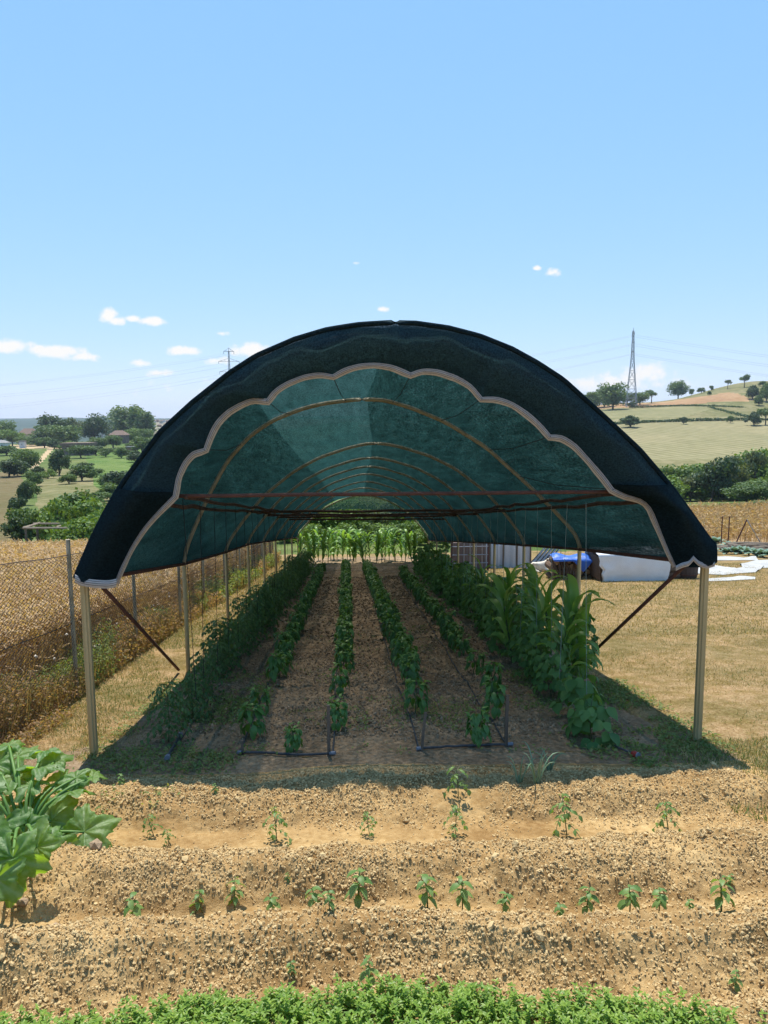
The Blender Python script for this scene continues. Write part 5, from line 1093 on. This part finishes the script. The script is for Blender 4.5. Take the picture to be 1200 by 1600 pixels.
def tree(kind, u, v0, v1, w, label, group=None, Y=None, name=None):
    """a tree whose foot is at photo row v0 (or at distance Y), whose top is at v1 and whose width is w"""
    if Y is None:
        p = hit(u, v0)
        if u > 900 and p[1] > 520: p = at(u, v0, 470 if u > 1040 else 440); p[2] = min(p[2], H(p[0], p[1]) + .5)
    else: q = at(u, v0, Y); p = np.array([q[0], Y, H(q[0], Y)])
    top = at(u, v1, p[1]); h = top[2] - p[2]; wm_ = w * 1.28 / 1200. * p[1]; base = kind.rstrip('0123456789')
    e = empty(name or ('shrub' if 'bush' in kind else 'tree'), (p[0], p[1], p[2] - .05), label, 'shrub' if 'bush' in kind else 'tree', group, rng.uniform(0, 6.28))
    sx_ = wm_ / WN[base]; e.scale = (sx_, sx_, h); cr, tk = TR[kind]; link('crown', cr, e); link('stem' if 'bush' in kind else 'trunk', tk, e)
g1 = 'trees of the left valley'
FILL = [(['bush0', 'bush1', 'darkbush0', 'limebush0', 'darkbush1'][k % 5], u, v0, v1, w, lb) for k, (u, v0, v1, w, lb) in enumerate([(10, 712, 694, 34, 'dark bush at the left edge below the grey white shed'), (70, 700, 684, 26, 'bush just right of the orange roofed house'), (85, 702, 686, 24, 'bush below the tallest dark tree'), (102, 702, 688, 22, 'bush left of the flat roofed barn'), (150, 712, 696, 30, 'bush at the right end of the flat roofed barn'), (165, 714, 698, 26, 'bush before the brown roofed farm building'), (190, 716, 700, 26, 'bush at the top of the crop field'), (212, 722, 704, 34, 'bush beside the net at the top of the crop field'), (228, 738, 714, 34, 'bush half hidden by the net edge'),
    (132, 738, 722, 26, 'bush at the left end of the green crop field'), (150, 742, 730, 26, 'low bush on the crop field edge'), (168, 760, 742, 30, 'bush below the green crop field'), (60, 742, 728, 22, 'bush at the lower end of the dirt track'), (75, 748, 732, 20, 'bush in the brown grass by the dirt track'), (30, 812, 776, 30, 'hedge bush in the lower part of the field hedge'), (48, 778, 748, 26, 'hedge bush in the upper part of the field hedge'), (60, 850, 800, 44, 'grey green hedge bush near the pergola'), (28, 850, 806, 40, 'grey hedge bush just above the wheat'), (85, 806, 782, 34, 'bush behind the fig bushes on the left'), (112, 790, 772, 34, 'bush at the lower edge of the brown field'), (150, 788, 766, 40, 'bush at the right of the brown field'), (172, 782, 756, 40, 'bush beside the net below the crop field')])]
for a in [('dark0', 92, 694, 640, 42, 'tallest dark rounded tree on the left skyline'), ('oak0', 74, 696, 661, 44, 'broad olive green tree in front of the tallest dark one'), ('oak1', 104, 697, 664, 44, 'broad green tree right of the skyline giant'), ('dark1', 147, 694, 648, 38, 'dark upright tree in the middle of the left tree line'),
          ('olive0', 120, 693, 650, 26, 'thin pale tree between two dark trees on the left'), ('oak2', 160, 688, 648, 30, 'green tree just left of the poplar clump'), ('poplar0', 178, 686, 645, 24, 'slender pale poplar at the left of the clump'), ('poplar1', 190, 687, 641, 34, 'tall poplar in the left half of the poplar clump'),
          ('poplar0', 204, 687, 638, 40, 'highest poplar in the middle of the clump'), ('poplar1', 217, 687, 640, 40, 'rounded poplar right of the highest one'), ('poplar0', 227, 687, 646, 26, 'short poplar at the right end of the clump'), ('lime0', 209, 690, 668, 24, 'bright yellow green tree in front of the poplars'),
          ('oak0', 228, 692, 668, 22, 'small tree right of the bright yellow green one'), ('oak1', 4, 694, 656, 34, 'large tree cut by the left edge of the view'), ('lime1', 20, 697, 668, 30, 'light green tree near the left edge beside the shed'), ('oak2', 40, 697, 680, 26, 'low tree before the orange roofed house'),
          ('oak1', 152, 702, 683, 26, 'small round tree right of the flat roofed barn'), ('bush0', 177, 700, 677, 30, 'dense rounded bush below the white arched cover'), ('oak2', 126, 716, 694, 34, 'spreading garden tree in front of the flat roofed barn'), ('dark0', 15, 745, 711, 44, 'dark tree casting shade at the left edge'),
          ('oak0', 40, 738, 699, 40, 'round crowned tree on a visible trunk beside the dirt track'), ('darkbush0', 93, 743, 702, 34, 'dark dense shrub right of the dirt track'), ('bush1', 222, 708, 684, 36, 'leafy bush right of the bare earth bank'), ('bush0', 240, 704, 682, 30, 'leafy bush at the edge of the net'),
          ('darkbush1', 190, 768, 735, 44, 'dark green shrub at the edge of the crop field'), ('bush1', 128, 752, 728, 40, 'greyish shrub on the slope above the brown field'), ('bush0', 108, 756, 738, 26, 'low shrub left of the greyish one'), ('bush1', 60, 697, 686, 30, 'hedge bush below the broad olive tree'), ('bush0', 205, 703, 690, 22, 'small bush on the bare bank'),
          ('bush1', 52, 760, 738, 30, 'hedge bush at the upper end of the field hedge'), ('darkbush0', 40, 790, 752, 26, 'dark hedge bush in the middle of the field hedge'), ('bush0', 40, 838, 786, 46, 'pale green hedge bush at the lower end of the field hedge'), ('olive1', 140, 690, 655, 30, 'greyish tree behind the middle of the left tree line')] + FILL:
    tree(*a, group=g1)
g2 = 'shrubs beyond the wheat'
for a, Y in [(('limebush0', 92, 830, 778, 70, 'bright leafy fig bush left of the two beyond the pergola'), 46), (('limebush1', 145, 830, 776, 90, 'bright leafy fig bush beside the net beyond the pergola'), 47), (('bush1', 120, 835, 772, 70, 'darker bush behind the fig bushes'), 52), (('limebush1', 195, 830, 790, 90, 'bright bush hidden mostly behind the net'), 45), (('bush0', 60, 845, 800, 60, 'green bush left of the pergola'), 50), (('limebush0', 115, 850, 815, 70, 'yellow green vine bush under the pergola'), 39)]:
    tree(*a, group=g2, Y=Y)
g3 = 'trees behind the far mouth of the tunnel'
names3 = ['leftmost leafy tree seen through the far mouth', 'second bright tree seen through the far mouth', 'third bright tree seen through the far mouth', 'middle tree behind the sunlit maize', 'darker tree right of the middle one behind the maize', 'tree near the right corner of the far mouth', 'tree glimpsed under the right net edge', 'tree right of the glimpsed one under the net edge', 'tree above the wire cage']
for k, u in enumerate([445, 475, 503, 535, 565, 597, 630, 668, 705]): tree(['lime0', 'lime1', 'oak0', 'lime2', 'oak1', 'olive0', 'lime0', 'lime1', 'olive1'][k], u, 846, 778 + rng.integers(0, 8), 52, names3[k], g3, Y=44 + rng.uniform(-2, 6))
for k, u in enumerate([448, 466, 484, 502, 520, 538, 556, 574, 592, 610, 628, 648, 670, 695]): tree(['limebush0', 'bush0', 'limebush1'][k % 3], u, 850, 812 + rng.integers(0, 10), 46, ORD[k] + ' undergrowth bush from the left behind the sunlit maize', g3, Y=40 + rng.uniform(-1, 3))
g4 = 'trees in the right hollow'
for k, a in enumerate([('lime0', 1030, 800, 738, 60, 'light green tree just right of the net rim'), ('oak0', 1060, 800, 722, 62, 'green tree second from the net in the hollow'), ('lime1', 1085, 800, 718, 60, 'bright tree at the centre left of the hollow'), ('dark0', 1112, 800, 700, 56, 'dark tall tree in the middle of the hollow'), ('olive0', 1128, 800, 708, 50, 'greyish tree right of the dark tall one'),
       ('lime2', 1140, 800, 742, 62, 'low bright tree in front of the greyish one'), ('olive1', 1148, 800, 722, 40, 'pale tree behind the low bright one'), ('lime0', 1178, 800, 700, 66, 'large bright tree near the right edge'), ('lime1', 1205, 800, 690, 60, 'tallest bright tree cut by the right edge'), ('airy1', 1178, 780, 692, 34, 'thin leafed tree poking up behind the large bright one'),
       ('lime2', 1095, 802, 752, 60, 'low leafy tree below the bright centre tree'), ('oak1', 1165, 802, 755, 60, 'low green tree below the large bright one'), ('dark1', 1012, 800, 735, 40, 'dark tree half hidden by the net rim'), ('lime0', 1060, 803, 757, 56, 'low light green tree near the maize'), ('oak2', 1195, 803, 745, 60, 'low tree at the right edge above the maize')] + [('lime1', 1042, 803, 742, 50, 'leafy tree between the net rim and the centre of the hollow'), ('oak0', 1122, 803, 760, 60, 'wide low tree at the foot of the dark tall one'), ('olive0', 1078, 803, 735, 44, 'greyish tree among the bright ones left of the centre'), ('lime0', 1150, 803, 762, 60, 'low yellow green tree right of the centre'), ('dark1', 1190, 803, 728, 46, 'dark tree between the two bright right hand trees')]): tree(*a, group=g4, Y=96 + (k * 37 % 11) * 2.2 - (10 if a[3] > 738 else 0))
for k, (u, w, v) in enumerate([(1045, 26, 788), (1090, 24, 789), (1130, 22, 785), (1160, 26, 786), (1190, 40, 780), (1110, 22, 790)]): tree(['bush0', 'limebush0'][k % 2], u, 800, v, w, ORD[k] + ' low bush along the upper edge of the dry maize', 'bushes edging the dry maize', Y=70 + k * .7)
for k, a in enumerate([('darkbush0', 985, 668, 649, 32, 'wide dark bush on the left of the field hedge line'), ('darkbush1', 1068, 663, 651, 13, 'small round bush midway along the hedge line'), ('bush0', 1141, 661, 648, 11, 'lone small bush right of the midpoint on the hedge line'), ('darkbush0', 1178, 665, 643, 26, 'dark bush left of the airy tree at the right edge'), ('airy0', 1196, 664, 636, 22, 'airy tree on the hedge line at the right edge'),
       ('oak0', 930, 638, 610, 34, 'left tree of the grove beside the pylon'), ('oak1', 958, 640, 598, 40, 'tall tree of the grove with its trunk showing'), ('dark1', 944, 636, 608, 30, 'dark tree inside the grove'), ('oak2', 980, 633, 612, 26, 'tree just left of the pylon legs'), ('oak0', 1000, 633, 611, 26, 'tree just right of the pylon legs'), ('airy0', 1018, 630, 608, 18, 'thin crowned tree right of the pylon'),
       ('darkbush1', 988, 638, 628, 12, 'small shrub at the foot of the pylon'), ('oak1', 1060, 616, 595, 27, 'lone umbrella crowned tree on the ridge'), ('bush0', 1080, 614, 606, 9, 'small shrub right of the lone ridge tree'), ('bush1', 1096, 612, 606, 12, 'low shrub on the ridge'), ('bush0', 1112, 611, 601, 7, 'narrow shrub on the ridge'), ('airy1', 1137, 608, 591, 12, 'thin tree on the ridge left of the taller one'),
       ('airy0', 1163, 606, 584, 16, 'taller thin tree on the ridge'), ('darkbush0', 1176, 624, 602, 26, 'dark bush mass below the ridge at the right'), ('bush1', 1198, 628, 600, 22, 'green bush at the right edge of the ridge'), ('bush0', 1192, 604, 594, 12, 'small bush on top of the ridge at the right'), ('bush1', 1186, 634, 618, 16, 'bush under the dark bush mass'), ('bush1', 1108, 618, 611, 6, 'tiny bush on the upper field edge')]):
    tree(*a, group='trees and bushes on the right hill')
for k in range(10):
    tree(['oak1', 'lime0', 'bush0', 'dark1', 'olive1'][k % 5], -40 - 42 * k, 700 + 12 * (k % 3), 655 + 14 * (k % 4), 46, 'leafy tree of the valley left of the photo frame', 'valley trees left of the frame', Y=230 + 25 * (k % 4))
    tree(['lime1', 'oak0', 'olive0', 'dark0', 'lime0'][k % 5], 1235 + 38 * k, 800, 705 + 10 * (k % 4), 64, 'leafy tree of the hollow right of the photo frame', 'hollow trees right of the frame', Y=92 + 5 * (k % 4))
def hedgerow(pts, hgt, n, label):
    P = resample(np.array([hit(*q) for q in pts]), 60); e = empty('hedgerow', tuple(P[0]), label, 'hedge'); i = rng.integers(0, 60, n); mb = MB(); hh = hgt * (.3 + .7 * vn(i * 1., i * 0., .35, 1))
    pos = P[i] + rnd((n, 3)) * np.array([1.4, 1.2, 0]); pos[:, 2] += hh * rng.random(n); mb.inst(LQ[0], LQ[1], pos, rand_dirs(n), rand_dirs(n) + [0, 0, .6], rng.uniform(.35, .8, n)); mb.build('foliage', M['dark'], e, off=tuple(P[0]))
    mb = MB()
    for k in range(0, 60, 6): mb.tube([P[k], P[k] + [0, 0, hgt * .4], P[k] + [.1, 0, hgt * .6]], .08, 4)
    mb.build('stem', M['bark'], e, off=tuple(P[0]))
hedgerow([(950, 664), (1020, 660), (1090, 658), (1160, 657), (1230, 657)], 1.5, 2600, 'long low hedge dividing the two pale fields on the right hill')
hedgerow([(985, 637), (1040, 635), (1100, 635), (1160, 637)], 1.0, 1500, 'thin upper hedge under the reddish field on the right hill')
hedgerow([(1110, 637), (1140, 645), (1180, 655)], .8, 600, 'short slanting hedge joining the two long hedges')
# ------------------------------------------------------------------ pergola, houses, pylons
def pergola():
    Y = 40.; e0 = at(38, 826, Y); e = empty('pergola', (e0[0], Y, H(e0[0], Y)), 'whitish pole pergola with vines beyond the wheat field', 'pergola'); off = tuple(e.location)
    P = lambda u, v, yy=Y: at(u, v, yy)
    for a, b in [((36, 825, 40), (165, 823, 40)), ((52, 818, 44), (170, 817, 44)), ((68, 812, 48), (170, 811, 48)), ((36, 825, 40), (76, 811, 48)), ((88, 824, 40), (120, 811, 48)), ((140, 823, 40), (160, 811, 48))]:
        p, q = P(*a), P(*b); mb = MB(); mb.tube([p, (p + q) / 2 - [0, 0, .04], q], .06, 6); mb.build('beam', M['plank'], e, off=off)
    for u in (40, 58, 88, 140):
        p = P(u, 825); mb = MB(); mb.tube([(p[0], p[1], H(p[0], p[1]) - .1), (p[0], p[1], p[2] - .6), p], .06, 6); mb.build('post', M['stakewood'], e, off=off)
    n = 2600; x0, x1 = P(75, 820)[0], P(170, 820)[0]; x = rng.uniform(x0, x1, n) ; y = rng.uniform(39.3, 45, n); zt = P(60, 822)[2]; z = zt - rng.random(n) ** 2 * 1.5 + .25 - .4 * (x < x0 + 1.2)
    mb = MB(); mb.inst(LQ[0], LQ[1], np.stack([x, y, z], -1), rand_dirs(n), rand_dirs(n) + [0, 0, 1], rng.uniform(.12, .26, n)); mb.build('vine', M['lime'], e, off=off)
pergola()
def house(u, v0, w, hw, hr, label, wall='wall', roof='roof', depth=.8, ry=0, wins=2, flat=False, Y=None, cat='house', group=None, door=True):
    p = hit(u, v0) if Y is None else np.array([at(u, v0, Y)[0], Y, 0]); p[2] = H(p[0], p[1]); s = p[1] / 1200.; Wm, Hm, Rm = w * s, hw * s, hr * s; D = Wm * depth
    e = empty('house' if cat == 'house' else cat.replace(' ', '_'), tuple(p), label, cat, group, ry)
    mb = MB(); mb.box((0, 0, Hm / 2 - .5), (Wm, D, Hm + 1)); mb.build('wall', M[wall], e)
    o = .06 * Wm; mb = MB(); hx, hy = Wm / 2 + o, D / 2 + o
    if flat: mb.box((0, 0, Hm + Rm * .5), (2 * hx, 2 * hy, Rm))
    else:
        rx = hx * .45; V = [(-hx, -hy, Hm), (hx, -hy, Hm), (hx, hy, Hm), (-hx, hy, Hm), (-rx, 0, Hm + Rm), (rx, 0, Hm + Rm)]; mb.add(V, [(0, 1, 5, 4), (2, 3, 4, 5)]); mb.add(V, [(1, 2, 5), (3, 0, 4)]); mb.add(V, [(0, 3, 2, 1)])
    mb.build('roof', M[roof], e)
    for k in range(wins):
        x = (k + .5) / wins * Wm - Wm / 2; mb = MB(); mb.box((x, -D / 2 - .02, Hm * .6), (Wm * .09, .08, Hm * .28)); f = mb.build('window', M['window'], e)
    if door: mb = MB(); mb.box((Wm * .32, -D / 2 - .02, Hm * .32), (Wm * .08, .08, Hm * .6)); mb.build('door', M['darkwall'], e)
house(46, 694, 26, 15, 9, 'house with an orange brown hipped roof between the left trees', roof='roof', wins=3)
house(124, 711, 40, 15, 4, 'low barn with a flat brown roof in front of the left tree line', 'darkwall', 'roof', wins=3, flat=True, cat='barn')
house(187, 693, 24, 13, 7, 'brown roofed farm building behind the rounded bush', 'darkwall', 'roof', wins=2, cat='farm building')
house(2, 704, 20, 12, 4, 'small grey white shed at the left edge', 'whiteplaster', 'greyroof', wins=2, cat='shed')
house(36, 700, 8, 9, 2, 'tiny white hut left of the orange roofed house', 'whiteplaster', 'greyroof', wins=1, flat=True, cat='hut', door=False)
house(205, 704, 12, 5, 1.5, 'low reddish shed on the bare earth bank', 'brick', 'greyroof', wins=1, flat=True, cat='outbuilding')
def cover():
    p = hit(172, 694); s = p[1] / 1200; e = empty('polytunnel', tuple(p), 'small white arched plastic cover above the rounded bush', 'polytunnel'); a = np.linspace(0, math.pi, 12); mb = MB(); rows = [[(math.cos(t) * 7 * s, y_, math.sin(t) * 3.5 * s + 13 * s) for t in a] for y_ in (0, 2, 5)]; mb.grid(np.array(rows)); mb.build('cover', M['white'], e, True)
    for x in (-7, 7): mb = MB(); mb.tube([(x * s, 0, -.3), (x * s, 0, 6 * s), (x * s, 0, 13 * s)], .12, 5); mb.build('post', M['greyplastic'], e)
cover()
k = 0
for (u, v, w, h) in [(236, 655, 4, 3), (241, 657, 5, 3), (246, 654, 4, 3), (252, 658, 5, 4), (256, 655, 4, 3), (262, 657, 5, 3), (266, 654, 4, 3), (240, 662, 5, 3), (249, 663, 6, 3), (258, 662, 5, 3), (272, 656, 4, 3), (278, 653, 4, 3), (150 + 84, 660, 4, 3)]:
    house(u, v, w, h, 1.4, '%s tiny pale house of the hazy village on the far slope' % ORD[k], ['wall', 'whiteplaster', 'brick'][k % 3], 'roof', wins=1, Y=850 + (664 - v) * 22, group='houses of the far village', door=False); k += 1
def pylon(u, vb, vt, Y, wbase, label, arms, rot):
    b = at(u, vb, Y); b[2] = H(b[0], Y) - .3; top = at(u, vt, Y); Ht = top[2] - b[2]; e = empty('pylon', tuple(b), label, 'pylon', 'pylons of the power line', rot); hw = wbase / 2
    wd_ = lambda z: (hw * (1 - z / (Ht * .58)) + hw * .30 * (z / (Ht * .58))) if z < Ht * .58 else hw * (.30 - .20 * (z - Ht * .58) / (Ht * .42))
    cs = [(-1, -1), (1, -1), (1, 1), (-1, 1)]; r = .13 * Y / 400.
    for sx_, sy_ in cs: mb = MB(); mb.tube([(sx_ * wd_(z), sy_ * wd_(z), z) for z in np.linspace(0, Ht * .96, 9)], r, 5); mb.build('leg', M['pylon'], e)
    levels = list(np.linspace(0, .58, 6) * Ht) + list(np.linspace(.64, .96, 8) * Ht); mb = MB()
    for a, c in zip(levels[:-1], levels[1:]):
        for q in range(4):
            (x0, y0), (x1, y1) = cs[q], cs[(q + 1) % 4]
            for (p, s) in (((x0 * wd_(a), y0 * wd_(a), a), (x1 * wd_(c), y1 * wd_(c), c)), ((x1 * wd_(a), y1 * wd_(a), a), (x0 * wd_(c), y0 * wd_(c), c)), ((x0 * wd_(c), y0 * wd_(c), c), (x1 * wd_(c), y1 * wd_(c), c))): mb.tube([p, s], r * .6, 4, cap=False)
    mb.build('lattice', M['pylon'], e); mb = MB(); mb.tube([(0, 0, Ht * .94), (0, 0, Ht)], r * .8, 4); mb.build('peak', M['pylon'], e); tips = []
    for fz, hl in arms:
        z = fz * Ht
        for s in (-1, 1):
            mb = MB()
            for y_ in (-1, 1):
                mb.tube([(s * wd_(z), y_ * wd_(z), z), (s * hl, 0, z)], r * .8, 4); mb.tube([(s * wd_(z + Ht * .035), y_ * wd_(z), z + Ht * .035), (s * hl, 0, z)], r * .6, 4)
            for t in (.3, .6): mb.tube([(s * hl * t, wd_(z) * (1 - t), z), (s * hl * t, -wd_(z) * (1 - t), z)], r * .5, 4); mb.tube([(s * hl * t, 0, z), (s * hl * (t + .2), 0, z + Ht * .02 * (1 - t))], r * .5, 4)
            mb.tube([(s * hl, 0, z), (s * hl, 0, z - Ht * .03)], r * .8, 4); mb.build('cross_arm', M['pylon'], e)
            c_, s_ = math.cos(rot), math.sin(rot); tips.append(b + np.array([s * hl * c_, s * hl * s_, z - Ht * .03]))
    return tips
t1 = pylon(986, 638, 512, 400, 5.0 * 1.1, 'tall lattice pylon on the right hill seen edge on', [(.70, 4.2), (.82, 4.8), (.93, 4.2)], R(78))
t2 = pylon(362, 690, 543, 620, 5.4, 'distant lattice pylon showing its cross arms left of the net', [(.72, 7.5), (.84, 8), (.955, 4)], R(12))
def cable(p, q, sag, lab, r):
    r *= .95
    t = np.linspace(0, 1, 40)[:, None]; P = p * (1 - t) + q * t; P[:, 2] -= (4 * sag * t * (1 - t))[:, 0]; mb = MB(); mb.tube(P, r, 4, cap=False); thing_mesh(mb, 'power_cable', M['cable'], lab, 'cable', 'cables of the power line')
lv = ['bottom left', 'bottom right', 'middle left', 'middle right', 'top left', 'top right']
for k in range(6):
    cable(t2[k], t1[k], 14, 'power cable between the two pylons, %s of the six' % lv[k], .05)
    cable(t1[k], t1[k] + np.array([420, -30, -38 + (k // 2) * 1.5]), 10, 'power cable running right from the hill pylon, %s of the six' % lv[k], .05)
    cable(t2[k], t2[k] + np.array([-430, -120, -32.]), 14, 'power cable running left from the distant pylon, %s of the six' % lv[k], .06)

# ------------------------------------------------------------------ the air between here and the hills
def haze():
    mb = MB(); mb.box((0, 0, 0), (8800, 8800, 2)); z0, z1 = -62., 58.
    v = mb.v[0]; v[:, 2] = np.where(v[:, 2] > 0, z1, z0)
    m = bpy.data.materials.new('haze'); m.use_nodes = True; n = m.node_tree.nodes; n.remove(n['Principled BSDF']); p = n.new('ShaderNodeVolumePrincipled')
    p.inputs['Color'].default_value = (.72, .84, 1, 1); p.inputs['Density'].default_value = .00016; p.inputs['Anisotropy'].default_value = .2
    m.node_tree.links.new(p.outputs[0], n['Material Output'].inputs['Volume']); o = mb.build('haze', m); tag(o, 'thin pale blue air between the garden and the far hills', 'haze', kind='stuff')
haze()
